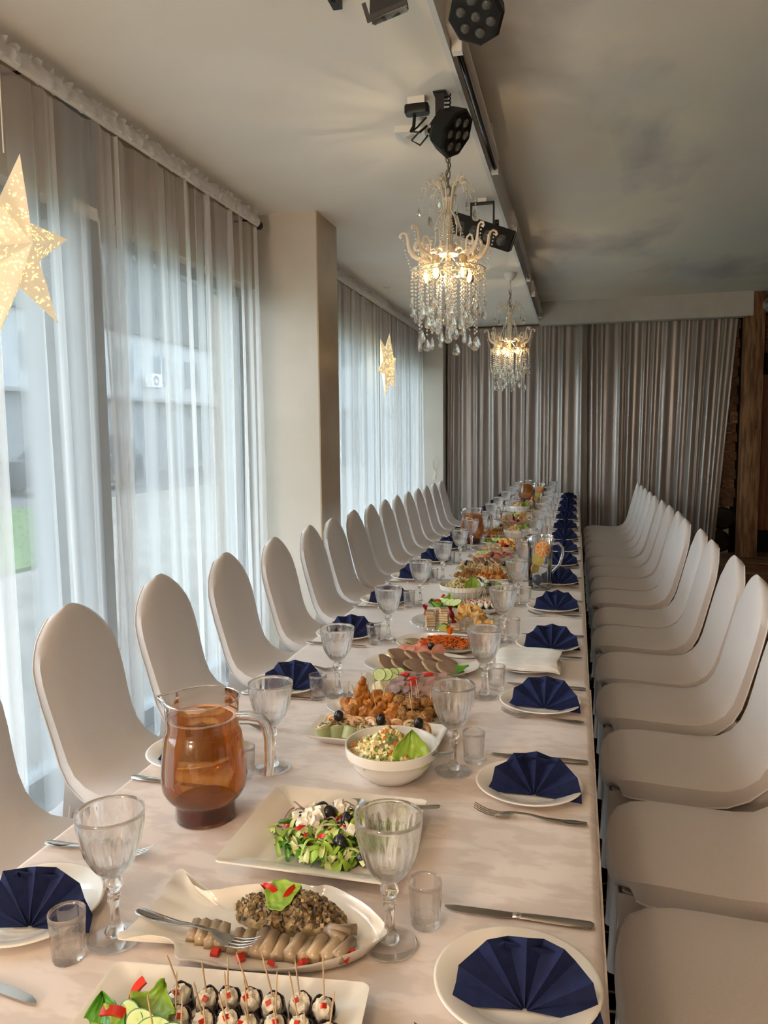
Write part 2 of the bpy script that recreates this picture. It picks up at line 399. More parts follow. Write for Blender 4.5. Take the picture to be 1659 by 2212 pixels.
for k in range(22):
    z = .62 + k * .11
    if k % 2: obj('timber_block', blk[0], wt, (1.70, 9.97 + rg.uniform(-.01, .01), z))
    else:
        for x in (1.62, 1.765): obj('timber_block', blk[1], wt, (x, 9.97 + rg.uniform(-.012, .01), z))
stone_me = [G().ico((0, 0, 0), (.16, .09, .14), 2, .25, 1.6, s).mesh('footing_stone', m_stone) for s in (1, 2)]
for (x, z, k) in ((1.69, .14, 0), (1.72, .42, 1)): obj('footing_stone', stone_me[k], wt, (x, 9.95, z))
for k in range(4):
    obj('wall_plank', boxm('wall_plank', (2.9, 10.0, 2.45 + k * .15), (1.6, .05, .14), m_block), wt)
dl = sbox('door_1', (2.10, 9.97, .28), (3.0, 10.01, 2.12), mat('door_wood', '74431F', .5, col2='5A3014', sc=6, stretch=(6, 1, .6)))
for z in (.75, 1.65): obj('door_panel', boxm('door_panel', (2.55, 9.955, z), (.62, .03, .7), m_post), dl)
t = thing('bracket_lamp', 'small square wooden wall lamp beside the timber post', 'lamp', (1.795, 9.86, 1.62))
obj('housing', G().box((0, 0, 0), (.085, .06, .13)).mesh('housing', m_post, False), t); obj('front_ring', G().lathe([(.025, -.005), (.04, -.005), (.04, .012), (.025, .012)], 16, 0, (0, 0, 0), None, True).mesh('front_ring', m_block), t, (0, -.04, 0), eul=(PI / 2, 0, 0), sc=.8)
t = thing('bulkhead_lamp', 'round chrome lamp with a glass dome high on the dark timber', 'lamp', (2.10, 9.50, 2.85), 0, None, (PI / 2, 0, 0))
obj('rim', G().lathe([(.07, 0), (.105, 0), (.11, .03), (.10, .05), (.085, .045), (.075, .01)], 32, 0, (0, 0, 0), None, True).mesh('rim', m_chrome), t)
obj('dome', G().lathe([(.086, .03), (.075, .06), (.05, .08), (.02, .09), (.001, .092)], 24).mesh('dome', m_cryst), t)
obj('reflector', G().lathe([(.001, -.02), (.05, -.01), (.084, .02), (.084, -.03), (.001, -.12)], 24).mesh('reflector', m_chrome), t)

# ------------------------------------------------------------------ outside the windows
m_pave = mat('pavement', '85837E', .8, col2='74726D', sc=1.2)
m_road = mat('asphalt', '5F6163', .85, col2='565759', sc=3)
m_grass = mat('lawn_ground', '5E7A44', .9, col2='4C6838', sc=9, det=6)
sbox('pavement', (-60, -30, -.4), (-2.23, 90, -.12), m_pave)
sbox('road', (-19, -30, -.3), (-12.2, 90, -.105), m_road)
la = G().prism([(-6.3, -6), (-6.35, 7.9), (-7.2, 9.4), (-11.6, 15.6), (-12.1, 15.6), (-12.1, -6)], -.2, -.07)
struct('lawn', la.mesh('lawn', m_grass, False))
rg = random.Random(2); gr = G()
for i in range(2600):
    y = rg.uniform(1.5, 15); x = rg.uniform(-12, -6.4)
    if y > 8 and x > -6.4 - (y - 8) * .72: continue
    h = rg.uniform(.03, .09); a = rg.uniform(0, PI); w = .012
    gr.add([(x - w * cos(a), y - w * sin(a), -.07), (x + w * cos(a), y + w * sin(a), -.07), (x + rg.uniform(-.03, .03), y + rg.uniform(-.03, .03), -.07 + h)], [(0, 1, 2)])
tag(obj('grass', gr.mesh('grass', m_grass, False), kind='stuff'), 'short green grass on the lawn outside the near window', 'grass')
# the building across the road
m_fac = mat('facade_render', 'A3A9AC', .85, col2='999FA2', sc=.6); m_fac2 = mat('facade_base', '83888B', .85, col2='7A7F82', sc=1.2); m_fac3 = mat('facade_dark_cladding', '5F6668', .85, col2='575D60', sc=.8); m_win = mat('facade_glass', '7B868C', .2); m_ac = mat('unit_white', 'D5D8D8', .6)
def building(label, x, y0, y1, h, face):
    t = thing('building', label, 'building', (x, (y0 + y1) / 2, -.12)); L = (y1 - y0)
    obj('upper_wall', boxm('upper_wall', (-3, 0, (6.4 + 3.4) / 2), (6, L, 3.0), m_fac), t); obj('attic_storey', boxm('attic_storey', (-2.8, 0, (h + 6.4) / 2), (6, L + .2, h - 6.4), m_fac3), t)
    obj('ground_floor', boxm('ground_floor', (-3.2, 0, 1.7), (6, L - .2, 3.4), m_fac2), t)
    obj('ledge', boxm('ledge', (-2.9, 0, 3.42), (6.2, L + .1, .16), m_fac2), t)
    n = int(L / 3.1); we = boxm('window', (0, 0, 0), (.10, 1.3, 1.35), m_win); ve = G().box((0, 0, 0), (.12, .9, .45)).mesh('vent_grille', m_fac2, False)
    for i in range(n):
        y = -L / 2 + 1.7 + i * 3.1
        for z in (4.9,):
            o = obj('window', we, t, (.01, y, z)); obj('window_bar', boxm('window_bar', (.055, 0, 0), (.03, .06, 1.3), m_ac), o)
        o = obj('vent_grille', ve, t, (-.2, y + .5, 2.9))
    return t
building('long pale building with grey ground floor across the road', -20, 2, 46, 11.6, 0)
o = building('pale block closing the far end of the road', 0, -22, 22, 13, 0); o.location = (-9, 50, -.12); o.rotation_euler = (0, 0, -PI / 2)
for (y, z) in ((27.5, 3.9), (33.4, 3.9)):
    t = thing('air_conditioner', ['white air conditioning unit on the facade nearer the parked car', 'white air conditioning unit further along the facade'][y > 30], 'air conditioner', (-19.60, y, z), 0, 'air conditioners on the facade')
    obj('casing', boxm('casing', (0, 0, .3), (.38, .9, .62), m_ac), t); obj('fan_grille', G().lathe([(.12, 0), (.24, 0), (.24, .03), (.12, .02)], 20, 0, (0, 0, 0), None, True).mesh('fan_grille', m_fac2), t, (.19, -.12, .3), eul=(0, PI / 2, 0)); obj('bracket', boxm('bracket', (-.1, 0, -.03), (.5, .7, .05), m_fac2), t)
t = thing('street_pole', 'pale grey street pole standing at the lawn edge', 'pole', (-11.3, 15.1, -.12))
obj('pole', G().lathe([(.001, .0), (.11, 0), (.11, .5), (.09, .52), (.075, 6.5), (.001, 6.5)], 16).mesh('pole', mat('galvanised', 'A9B4B6', .5, .3)), t); obj('collar', G().lathe([(.08, 1.6), (.12, 1.62), (.12, 1.72), (.08, 1.74)], 16).mesh('collar', m_ac), t)
# parked car
m_car = mat('car_paint_dark', '3A4046', .25, coat=.6); m_cgl = mat('car_glass', '3D474D', .08, spec=.7); m_tyre = mat('tyre_rubber', '1A1B1C', .8)
t = thing('parked_car', 'dark grey estate car with silver wheels parked across the lawn', 'car', (-14.6, 20.2, -.10), PI / 2)
def sec(x, pts): return [Vector((x, p[0], p[1])) for p in pts]
def ring(hw, z0, z1): return [(-hw, z0), (-hw * 1.0, (z0 + z1) / 2), (-hw * .97, z1), (hw * .97, z1), (hw, (z0 + z1) / 2), (hw, z0)]
obj('body', G().rings([sec(x, ring(w, z0, z1)) for x, w, z0, z1 in ((-2.45, .75, .35, .75), (-2.38, .86, .25, .95), (-1.6, .93, .22, 1.02), (0, .95, .22, 1.05), (1.2, .94, .22, 1.05), (2.1, .92, .24, 1.08), (2.42, .84, .32, 1.0))]).mesh('body', m_car, True, .9), t)
obj('cabin', G().rings([sec(x, ring(w, 1.02, z1)) for x, w, z1 in ((-1.45, .82, 1.05), (-.75, .78, 1.55), (0, .76, 1.68), (1.3, .75, 1.68), (2.0, .74, 1.55), (2.3, .78, 1.08))]).mesh('cabin', m_car, True, .9), t)
for s in (-1, 1):
    for (a, b) in ((-.95, -.05), (.05, .95), (1.05, 1.85)): obj('side_window', G().prism([(a + (.3 if a < -.5 else 0), 1.5), (b, 1.55), (b, 1.1), (a - .05, 1.1)], -.01, .012, 0, Matrix(((1, 0, 0), (0, 0, s), (0, 1, 0)))).mesh('side_window', m_cgl, False), t, (0, s * .80, 0))
    obj('chrome_strip', boxm('chrome_strip', (.4, s * .955, 1.06), (3.0, .02, .03), m_chrome), t)
    for x in (-1.5, 1.45):
        w = obj('wheel', G().lathe([(.22, -.1), (.33, -.1), (.345, 0), (.33, .1), (.22, .1)], 28, 0, (0, 0, 0), None, True).mesh('wheel', m_tyre), t, (x, s * .86, .345), eul=(PI / 2 * -s, 0, 0))
        rim = G().lathe([(.001, .06), (.06, .075), (.06, .03), (.2, .03), (.225, .08), (.225, -.05), (.001, -.05)], 28)
        for k in range(6): rim.box((.13 * cos(k * PI / 3), .13 * sin(k * PI / 3), .06), (.17, .05, .03), 0, k * PI / 3)
        obj('rim', rim.mesh('rim', m_chrome), w)
# ------------------------------------------------------------------ curtains
def folds(seed, n, per):
    r = random.Random(seed); ph = [0.0]
    while ph[-1] < per * 1.02: ph.append(ph[-1] + r.uniform(.055, .15))
    return ph
def drape(y0, y1, zt, zb, amp, seed, step=.0095, wl=(.09, .34), airy=False, narrow=0.0, nz=12):
    """a gathered cloth along +u: returns grid function data"""
    r = random.Random(seed); edges = [0.0]
    L = y1 - y0
    if airy:                                                          # flat stretches between tight gathers
        amps = []
        while edges[-1] < L:
            edges.append(edges[-1] + r.uniform(.09, .24)); amps.append(r.uniform(.10, .30))
            for _ in range(r.choice((1, 1, 2))): edges.append(edges[-1] + r.uniform(.10, .17)); amps.append(r.uniform(.8, 1.3))
        amps.append(.5)
    else:
        while edges[-1] < L: edges.append(edges[-1] + r.uniform(*wl))
        amps = [r.uniform(.45, 1.15) for _ in edges]
    lean = [r.uniform(-.55, .55) for _ in edges]; ph = [r.uniform(-1, 1) for _ in edges]
    nu = int(L / step)
    def fn(u, v):
        d = u * L; k = 0
        lo, hi = 0, len(edges) - 1
        while hi - lo > 1:
            mid = (lo + hi) // 2
            if edges[mid] <= d: lo = mid
            else: hi = mid
        w = edges[lo + 1] - edges[lo] if lo + 1 < len(edges) else .1; p = (d - edges[lo]) / w
        t = v                                                         # 0 bottom .. 1 top
        a = amp * amps[lo] * (.55 + .45 * (1 - t)) * (1 + .2 * sin(ph[lo] * 3 + t * 4))
        q = p + .13 * sin(2 * PI * p); off = a * sin(2 * PI * q) + .3 * a * sin(4 * PI * p + ph[lo])
        yy = d + lean[lo] * w * (1.25 if airy else .55) * sin(PI * p) ** 2 * (1 - t * .5) + .012 * sin(d * 5 + seed) * (1 - t)
        yy -= narrow * (1 - t) * (d / L) ** 2 * L
        return off, y0 + yy, zb + (zt - zb) * t
    return fn, nu, nz
def sheer_curtain(y0, y1, x, zt, seed, label):
    t = thing('sheer_curtain', label, 'curtain', (x, y0, .02), 0, 'white voile curtains')
    fn, nu, nz = drape(0, y1 - y0, zt - .02, .0, .034, seed, .009, airy=True)
    g = G().grid(lambda u, v: (fn(u, v)[0], fn(u, v)[1], fn(u, v)[2]), nu, nz)
    obj('voile', g.mesh('voile', m_sheer), t)
    r = random.Random(seed); n = int((y1 - y0) / .012)
    rad = [.020 + r.uniform(-.003, .005) for _ in range(n + 1)]
    # ruffled casing round the rod
    def hd(u, v):
        a = 2 * PI * v; k = rad[int(u * n)]; rr = k * (1 + .16 * sin(a * 2 + u * n * .9))
        return (rr * cos(a), u * (y1 - y0), zt + .028 + rr * 1.25 * sin(a))
    obj('gathered_heading', G().grid(hd, n, 10).mesh('gathered_heading', m_sheer2), t)
    n2 = int((y1 - y0) / .01); fr = [r.uniform(.2, 1) for _ in range(n2 + 1)]
    obj('ruffle', G().grid(lambda u, v: (.012 * sin(u * n2 * 1.1) * (.4 + v), u * (y1 - y0), zt + .055 + v * .03 * fr[int(u * n2)]), n2, 2).mesh('ruffle', m_sheer2), t)
    obj('hem', G().grid(lambda u, v: (fn(u, v * .03)[0] + .002, fn(u, v * .03)[1], fn(u, v * .03)[2]), nu, 1).mesh('hem', m_sheer2), t)
    return t
def rod(y0, y1, x, z, label):
    t = thing('curtain_rod', label, 'curtain rod', (x, y0, z), 0, 'curtain rods')
    obj('rod', G().tube([(0, 0, 0), (0, y1 - y0, 0)], .012, 12).mesh('rod', m_white), t)
    for y in (-.02, y1 - y0 + .02): obj('finial', G().ico((0, y, 0), .026, 2).mesh('finial', m_dark), t)
    for y in (.3, (y1 - y0) * .5, y1 - y0 - .1): obj('bracket', G().tube([(0, y, 0), (XW + .002 - x, y, .0)], .007, 8).mesh('bracket', m_dark), t)
sheer_curtain(.45, 4.36, -1.845, 2.665, 11, 'long white voile curtain over the near window beside the front chairs')
rod(.40, 4.37, -1.845, 2.693, 'dark curtain rod over the near window, its ball end showing at the pier')
sheer_curtain(5.02, 9.40, -1.845, 2.665, 23, 'white voile curtain over the far window beyond the pier')
rod(4.98, 9.46, -1.845, 2.693, 'dark curtain rod over the far window beyond the pier')
def satin(x0, x1, y, zt, seed, label, narrow):
    t = thing('satin_curtain', label, 'curtain', (x0, y, .03), 0, 'grey satin curtains')
    fn, nu, nz = drape(0, x1 - x0, zt, 0, .046, seed, .009, (.09, .22), narrow=narrow)
    obj('cloth', G().grid(lambda u, v: (fn(u, v)[1], -fn(u, v)[0] - .03 * (1 - v) * sin(u * 9), fn(u, v)[2]), nu, 22).mesh('cloth', m_satin, True, 4), t)
    n = int((x1 - x0) / .1)
    obj('heading_tape', G().box(((x1 - x0) / 2, .048, zt - .03), (x1 - x0, .006, .06)).mesh('heading_tape', m_satin, False), t)
    return t
satin(-1.60, .09, 9.80, 2.735, 5, 'grey satin curtain on the far wall behind the head of the table', .0)
satin(.15, 1.80, 9.80, 2.735, 8, 'grey satin curtain on the far wall next to the timber post', .11)
# bead chain of the blind in the near window
t = thing('blind_chain', 'thin white bead chain hanging by the near window post', 'blind chain', (-1.912, 2.76, 0))
for (dy, z1) in ((0, 2.34), (.11, 2.34)):
    obj('strand', G().tube([(0, dy + .05 * sin(z * 1.3) * (dy > 0), z) for z in np.linspace(.55, z1, 24)], .0035, 6).mesh('strand', m_white), t)
obj('loop', G().tube([(0, .055 - .055 * cos(a) + .03 * (a > 1.5), .55 - .05 * sin(a)) for a in np.linspace(0, PI, 9)], .0035, 6).mesh('loop', m_white), t)
obj('connector', G().box((0, .16, 1.28), (.016, .012, .03)).mesh('connector', m_white, False), t)
obj('clutch', G().box((-.03, .05, 2.355), (.04, .16, .05)).mesh('clutch', m_white, False), t)

# ------------------------------------------------------------------ tables and cloths
TX0, TX1, ZT = -0.877, 0.045, 0.752
m_lam = mat('table_laminate', 'B9A992', .5)
leg_me = G().lathe([(.001, 0), (.018, 0), (.018, .70), (.001, .70)], 12).mesh('leg', m_dark)
top_me = boxm('tabletop', (0, 0, .715), (.90, 1.80, .03), m_lam)
for k in range(5):
    t = thing('banquet_table', 'plain banquet table hidden under the white cloths, ' + ORD[k] + ' of the row from the front', 'table', ((TX0 + TX1) / 2, .30 + .91 + k * 1.82, 0), 0, 'tables under the cloths')
    obj('tabletop', top_me, t); obj('apron', boxm('apron', (0, 0, .685), (.8, 1.7, .03), m_lam), t)
    for sx in (-1, 1):
        for sy in (-1, 1): obj('leg', leg_me, t, (sx * .40, sy * .84, 0))
def damask(name, a, b):
    m = mat(name, a, .62, col2=b, sc=22, det=8, lo=.45, hi=.55, stretch=(.7, 1.6, 1), spec=.35, bump=.12, bsc=7)
    N = m.node_tree.nodes; L = m.node_tree.links; p = N['Principled BSDF']
    cr = [n for n in N if n.type == 'VALTORGB'][0]
    mr = N.new('ShaderNodeMapRange'); mr.inputs[1].default_value = .47; mr.inputs[2].default_value = .53; mr.inputs[3].default_value = .7; mr.inputs[4].default_value = .45
    nz = [n for n in N if n.type == 'TEX_NOISE'][0]; L.new(nz.outputs[0], mr.inputs[0]); L.new(mr.outputs[0], p.inputs['Roughness']); return m
m_damask = damask('damask_cloth', 'E6D9D0', 'D9CAC0'); m_cloth = damask('plain_cloth', 'E6DDD6', 'E2D8D1')
def tablecloth(y0, y1, z, m, seed, label, scallop=False, ins=0.0):
    t = thing('tablecloth', label, 'tablecloth', (0, 0, 0), 0, 'white tablecloths'); r = .014
    prof = []                                                         # across the table, from one hem to the other
    drop = .30
    for k in range(7): prof.append((TX0 - .004 - .006 * (1 - k / 6), z - r - drop * (1 - k / 6)))
    for k in range(1, 5): a = PI - k * PI / 8; prof.append((TX0 + r * 1.0 + r * cos(a), z - r + r * sin(a)))
    for k in range(0, 15): prof.append((TX0 + r + (TX1 - TX0 - 2 * r) * k / 14, z))
    for k in range(1, 5): a = PI / 2 - k * PI / 8; prof.append((TX1 - r + r * cos(a), z - r + r * sin(a)))
    for k in range(7): prof.append((TX1 + .004 + .006 * (k / 6), z - r - drop * k / 6))
    n = len(prof) - 1; L = y1 - y0; nv = int(L / .028)
    def fn(u, v):
        i = min(int(round(u * n)), n); x, zz = prof[i]; x += ins if i < n / 2 else -ins; y = y0 + L * v
        d = max(0, z - r - zz) / drop
        s = 1 if i > n / 2 else -1
        x += s * d * .005 * (1 + sin(y * 14 + .6 * sin(y * 5)))
        if d == 0 and 8 < i < n - 8: zz += .0006 * noise.noise(Vector((x * 6, y * 5, seed))) + .0008 * noise.noise(Vector((x * 1.5, y * 9, seed + 4)))
        if scallop and v > .985: y += .008 * abs(sin(x * 24))
        return (x, y, zz)
    obj('cloth', G().grid(fn, n, nv).mesh('cloth', m, True, 1.2), t)
    if y0 < 1: obj('end_drop', G().grid(lambda u, v: (TX0 + (TX1 - TX0) * u, y0 - .012 - .02 * v * (1 + sin(u * 22)), z - .004 - .3 * v), 40, 4).mesh('end_drop', m), t)
    if y1 > 9: obj('end_drop', G().grid(lambda u, v: (TX0 + (TX1 - TX0) * u, y1 + .012 + .02 * v * (1 + sin(u * 22)), z - .004 - .3 * v), 40, 4).mesh('end_drop', m), t)
    return t
tablecloth(2.06, 5.62, ZT - .0022, m_cloth, 3, 'plain white tablecloth on the middle stretch of the long table', True, .0035)
tablecloth(5.56, 9.42, ZT - .0044, m_cloth, 9, 'plain white tablecloth on the far stretch of the long table', False, .007)
tablecloth(.24, 2.135, ZT, m_damask, 1, 'off-white damask tablecloth with scalloped end on the nearest table', True)

# ------------------------------------------------------------------ chairs in white stretch covers
PR = [(0.0, 0.405, 0.1194), (0.002, 0.425, 0.1432), (0.01, 0.448, 0.1623), (0.03, 0.466, 0.1795), (0.07, 0.476, 0.1948), (0.1277, 0.478, 0.2034), (0.1922, 0.475, 0.2063), (0.266, 0.471, 0.2063), (0.3259, 0.471, 0.2034), (0.3693, 0.48, 0.192), (0.4025, 0.502, 0.1857), (0.4246, 0.535, 0.1795), (0.4412, 0.58, 0.1771), (0.4569, 0.64, 0.1803), (0.4717, 0.7, 0.1857), (0.4855, 0.755, 0.1867), (0.4966, 0.8, 0.1803), (0.5049, 0.838, 0.1647), (0.5132, 0.868, 0.1437), (0.5178, 0.892, 0.119), (0.5233, 0.912, 0.0952), (0.5288, 0.928, 0.0732), (0.5344, 0.938, 0.0531), (0.5399, 0.944, 0.0311)]
TH = [.03, .05, .06, .065, .068, .07, .07, .068, .062, .055, .05, .046, .043, .042, .041, .04, .04, .039, .038, .037, .036, .035, .034, .03]
def chair_meshes():
    n = len(PR); mJ = 12; P = [Vector((p[0], 0, p[1])) for p in PR]
    Nn = []
    for i in range(n):
        t = (P[min(i + 1, n - 1)] - P[max(i - 1, 0)]).normalized(); Nn.append(Vector((-t.z, 0, t.x)))
    front, rear = [], []
    for i in range(n):
        w = PR[i][2]; A, B = [], []
        for j in range(mJ + 1):
            s = -1 + 2 * j / mJ; s = math.copysign(abs(s) ** .8, s)
            sag = .016 * abs(s) ** 4
            A.append(P[i] + Vector((0, w * s, 0)) - Nn[i] * sag); B.append(P[i] + Vector((0, w * s * 1.0, 0)) - Nn[i] * (TH[i] + .006 * (1 - s * s)))
        front.append(A); rear.append(B)
    g = G(); w = mJ + 1; V = [p for r in front for p in r] + [p for r in rear for p in r]; o = n * w; Fc = []
    for i in range(n - 1):
        for j in range(mJ):
            q = (i * w + j, i * w + j + 1, (i + 1) * w + j + 1, (i + 1) * w + j); Fc.append(q[::-1]); Fc.append(tuple(o + k for k in q))
        for (j, fl) in ((0, 0), (mJ, 1)):
            a, b = i * w + j, (i + 1) * w + j
            q = (a, b, o + b, o + a); Fc.append(q if fl else q[::-1])
    for i, fl in ((0, 1), (n - 1, 0)):
        for j in range(mJ):
            q = (i * w + j, i * w + j + 1, o + i * w + j + 1, o + i * w + j); Fc.append(q if not fl else q[::-1])
    g.add(V, Fc); cover = g.mesh('cover', m_chair, True, 1.25)
    sm = G()
    for j in (0, mJ):
        sm.tube([rear[i][j] + Vector((0, .001 * (1 if j else -1), 0)) for i in range(2, n - 2)], .0022, 6)
    seam = sm.mesh('seam', m_seam)
    # skirt: four stretched panels arching between the feet
    C = [Vector((.02, -.165, 0)), Vector((.02, .165, 0)), Vector((.515, .175, 0)), Vector((.515, -.175, 0))]
    T = [Vector((.022, -.150, .405)), Vector((.022, .150, .405)), Vector((.452, .172, .47)), Vector((.452, -.172, .47))]
    k = G()
    for a in range(4):
        b = (a + 1) % 4; nu, nv = 12, 6
        out = ((C[a] + C[b]) / 2 - Vector((.28, 0, 0))); out.z = 0; out = out.normalized() if out.length else Vector((0, 0, 0))
        def fn(u, v, a=a, b=b, out=out):
            e = abs(2 * u - 1); arch = .30 * (1 - e ** 2.6)
            top = T[a].lerp(T[b], u); bot = C[a].lerp(C[b], u); bot.z = arch + .002
            if a in (1, 3): top.z = .405 + (.47 - .405) * ((u if a == 1 else 1 - u) ** 3); top.y = math.copysign(.150 + .028 * sin(PI * min(1, (u if a == 1 else 1 - u) * 1.0) * .5) ** .6, top.y)
            p = top.lerp(bot, v); p -= out * (.03 * sin(PI * v) * (1 - e ** 2) + .05 * (1 - e ** 2.2) * v); return p
        k.grid(fn, nu, nv)
    skirt = k.mesh('skirt', m_chair, True, 1.0)
    legs = []
    for a in range(4):
        top = T[a].copy(); top = top + (Vector((.27, 0, .43)) - top) * .10; c = C[a] + (Vector((.28, 0, 0)) - C[a]) * .05
        legs.append(G().tube([c + Vector((0, 0, .0)), c + Vector((0, 0, .03)), c.lerp(top, .5), top], [.019, .016, .016, .018], 10).mesh('leg', m_chair))
    return cover, seam, skirt, legs
c_cover, c_seam, c_skirt, c_legs = chair_meshes()
def chair(loc, rz, label, group):
    t = thing('banquet_chair', label, 'chair', loc, rz, group)
    obj('cover', c_cover, t); obj('seam', c_seam, t); obj('skirt', c_skirt, t)
    for l in c_legs: obj('leg', l, t)
    return t
YR_CH = [.92, 1.40, 1.88, 2.40, 2.90, 3.35, 3.85, 4.28, 4.80, 5.25, 5.69, 6.13, 6.57, 7.01, 7.45, 7.89, 8.33]
XR_CH = [.085, .085, .085, .085, .085, .095, .085, .10, .09, .105, .10, .095, .085, .085, .085, .085, .085]
YL_CH = [.95, 1.46, 2.0, 2.52, 3.06, 3.58, 4.11, 4.555, 5.03, 5.475, 5.915, 6.355, 6.795, 7.235, 7.675, 8.115, 8.555]
XL_CH = [-.945, -.945, -.95, -.945, -.94, -.925, -.922] + [-.93] * 10
first_chair = None
rg = random.Random(5)
for k, (x, y) in enumerate(zip(XR_CH, YR_CH)):
    lab = 'banquet chair in white stretch cover, ' + ORD[k] + ' from the front along the hall side'
    a = rg.uniform(-.012, .012)
    if first_chair is None: first_chair = chair((x, y, 0), a, lab, 'covered chairs along the hall side')
    else: copy_tree(first_chair, (x, y, 0), a, lab, 'covered chairs along the hall side')
for k, (x, y) in enumerate(zip(XL_CH, YL_CH)):
    if k == 0: continue
    copy_tree(first_chair, (x, y, 0), PI + rg.uniform(-.012, .012), 'banquet chair in white stretch cover, ' + ORD[k - 1] + ' from the front along the windows', 'covered chairs along the windows')
# ------------------------------------------------------------------ place settings
# plate with a stepped rim
plate_me = G().lathe([(.001, .004), (.050, .004), (.062, .0045), (.064, .006), (.068, .006), (.070, .0075), (.086, .0125), (.099, .0165), (.1025, .0168), (.1035, .0155), (.1015, .0135), (.085, .0085), (.066, .002), (.060, 0), (.001, 0)], 56).mesh('plate', m_porc, True, 1.2)
# pleated fan
def fan_mesh(seed):
    r = random.Random(seed); g = G(); n = 13; R = .090; th = .0008
    tilt = .46 + r.uniform(-.06, .06)
    N = Vector((0, -cos(tilt), sin(tilt))); U = Vector((0, sin(tilt), cos(tilt)))
    pts_o, pts_i = [], []
    for k in range(n):
        a = PI * (-.015 + 1.03 * k / (n - 1)) + r.uniform(-.02, .02)
        ridge = (k % 2 == 0)
        d = Vector((cos(a), 0, 0)) + U * sin(a)
        rr = R * (1.0 if ridge else .965) * (.90 + .10 * abs(cos(a)) + r.uniform(-.015, .015))
        rr *= .87 + .13 * sin(a) ** 2 if False else 1
        off = N * ((.0115 if ridge else -.0095)) * (1 if 0 < k < n - 1 else .2)
        p = d * rr + off; i = d * .0035 + off * .25
        p.z = max(p.z, .0026); i.z = max(i.z, .0022)
        if k in (0, n - 1): p.y -= .006
        pts_o.append(p); pts_i.append(i)
    V = []; Fc = []
    for k in range(n):
        m = (pts_o[k] * .5 + pts_i[k] * .5)
        V += [pts_i[k], m, pts_o[k]]
    o = len(V); V += [p - N * th for p in V[:o]]
    for k in range(n - 1):
        for q in range(2):
            a, b = k * 3 + q, (k + 1) * 3 + q
            Fc.append((a, a + 1, b + 1, b)); Fc.append((o + a, o + b, o + b + 1, o + a + 1))
        a, b = k * 3 + 2, (k + 1) * 3 + 2; Fc.append((a, o + a, o + b, b))
    g.add(V, Fc)
    return g.mesh('fan', m_napkin, False)
def prop_mesh(seed):
    r = random.Random(seed)
    g = G()                                                          # the folded triangle that props the fan up from behind
    a = [(-.030, .004, .068), (.040, .002, .064), (-.052, .056, .003), (.012, .050, .003)]
    g.add([(p[0], p[1] + .02, p[2]) for p in a] + [(p[0], p[1] + .0235, p[2]) for p in a], [(0, 1, 3, 2), (4, 6, 7, 5), (0, 2, 6, 4), (1, 5, 7, 3), (0, 4, 5, 1), (2, 3, 7, 6)])
    g.add([(-.058, .03, .046), (-.025, .02, .070), (-.04, .060, .004), (-.058, .033, .046), (-.026, .023, .070), (-.041, .063, .004)], [(0, 1, 2), (3, 5, 4), (0, 3, 4, 1), (1, 4, 5, 2), (2, 5, 3, 0)])
    return g.mesh('folded_back', m_napkin, False)
fan_mes = [fan_mesh(s) for s in (1, 2, 3)]; prop_me = prop_mesh(1)
# goblet
def flute(r, z, a):
    k = max(0, min(1, (.172 - z) / .02)) * max(0, min(1, (z - .092) / .012))
    tw = a * 10 + (z - .1) * 14
    return r * (1 - .034 * k * abs(sin(tw)) ** .7)
bowl_p = [(.0005, .0925), (.008, .0925), (.016, .0955), (.024, .103), (.031, .1135), (.0365, .126), (.0405, .140), (.0435, .155), (.0452, .168), (.0460, .178), (.0462, .1845), (.0455, .185), (.0448, .1845)]
bowl_i = [(.0442, .178), (.0430, .168), (.0408, .155), (.0374, .140), (.0332, .127), (.0275, .1165), (.0205, .1085), (.013, .1025), (.006, .0995), (.0005, .099)]
g = G(); g.lathe(bowl_p, 104, 0, (0, 0, 0), flute); b0 = len(bowl_p) - 1
g2 = G(); nn = 104
prof = bowl_p + bowl_i
def fl2(r, z, a): return flute(r, z, a)
V = []
for idx, (r, z) in enumerate(prof):
    for i in range(nn):
        a = 2 * PI * i / nn; rr = flute(r, z, a) if idx < len(bowl_p) - 2 else r
        V.append((rr * cos(a), rr * sin(a), z))
g2.add(V, [(j * nn + i, j * nn + (i + 1) % nn, (j + 1) * nn + (i + 1) % nn, (j + 1) * nn + i) for j in range(len(prof) - 1) for i in range(nn)])
gob_bowl = g2.mesh('bowl', m_cryst, True, 1.2)
def facet(n, amt, z0, z1):
    def f(r, z, a):
        if z < z0 or z > z1: return r
        s = 2 * PI / n; b = (a % s) - s / 2
        return r * (1 - amt + amt * (cos(s / 2) / cos(b) - cos(s / 2)) / (1 - cos(s / 2) + 1e-6) * 1.0)
    return f
gob_stem = G().lathe([(.0005, .0072), (.0135, .0072), (.0145, .011), (.0115, .017), (.0085, .021), (.0072, .026), (.0066, .036), (.0066, .046), (.0080, .053), (.0090, .058), (.0078, .0605), (.0086, .062), (.0086, .0655), (.0074, .067), (.0066, .0685), (.0102, .072), (.0126, .077), (.0122, .083), (.0092, .088), (.0070, .0905), (.0078, .0922), (.0005, .0922)], 24, 0, (0, 0, 0), facet(8, .08, .02, .068)).mesh('stem', m_cryst, True, .5)
gob_foot = G().lathe([(.0005, .0005), (.033, .0), (.0375, .0012), (.0382, .0024), (.0370, .0034), (.026, .0045), (.016, .0062), (.012, .0071), (.0005, .0071)], 48).mesh('foot', m_cryst, True, 1.0)
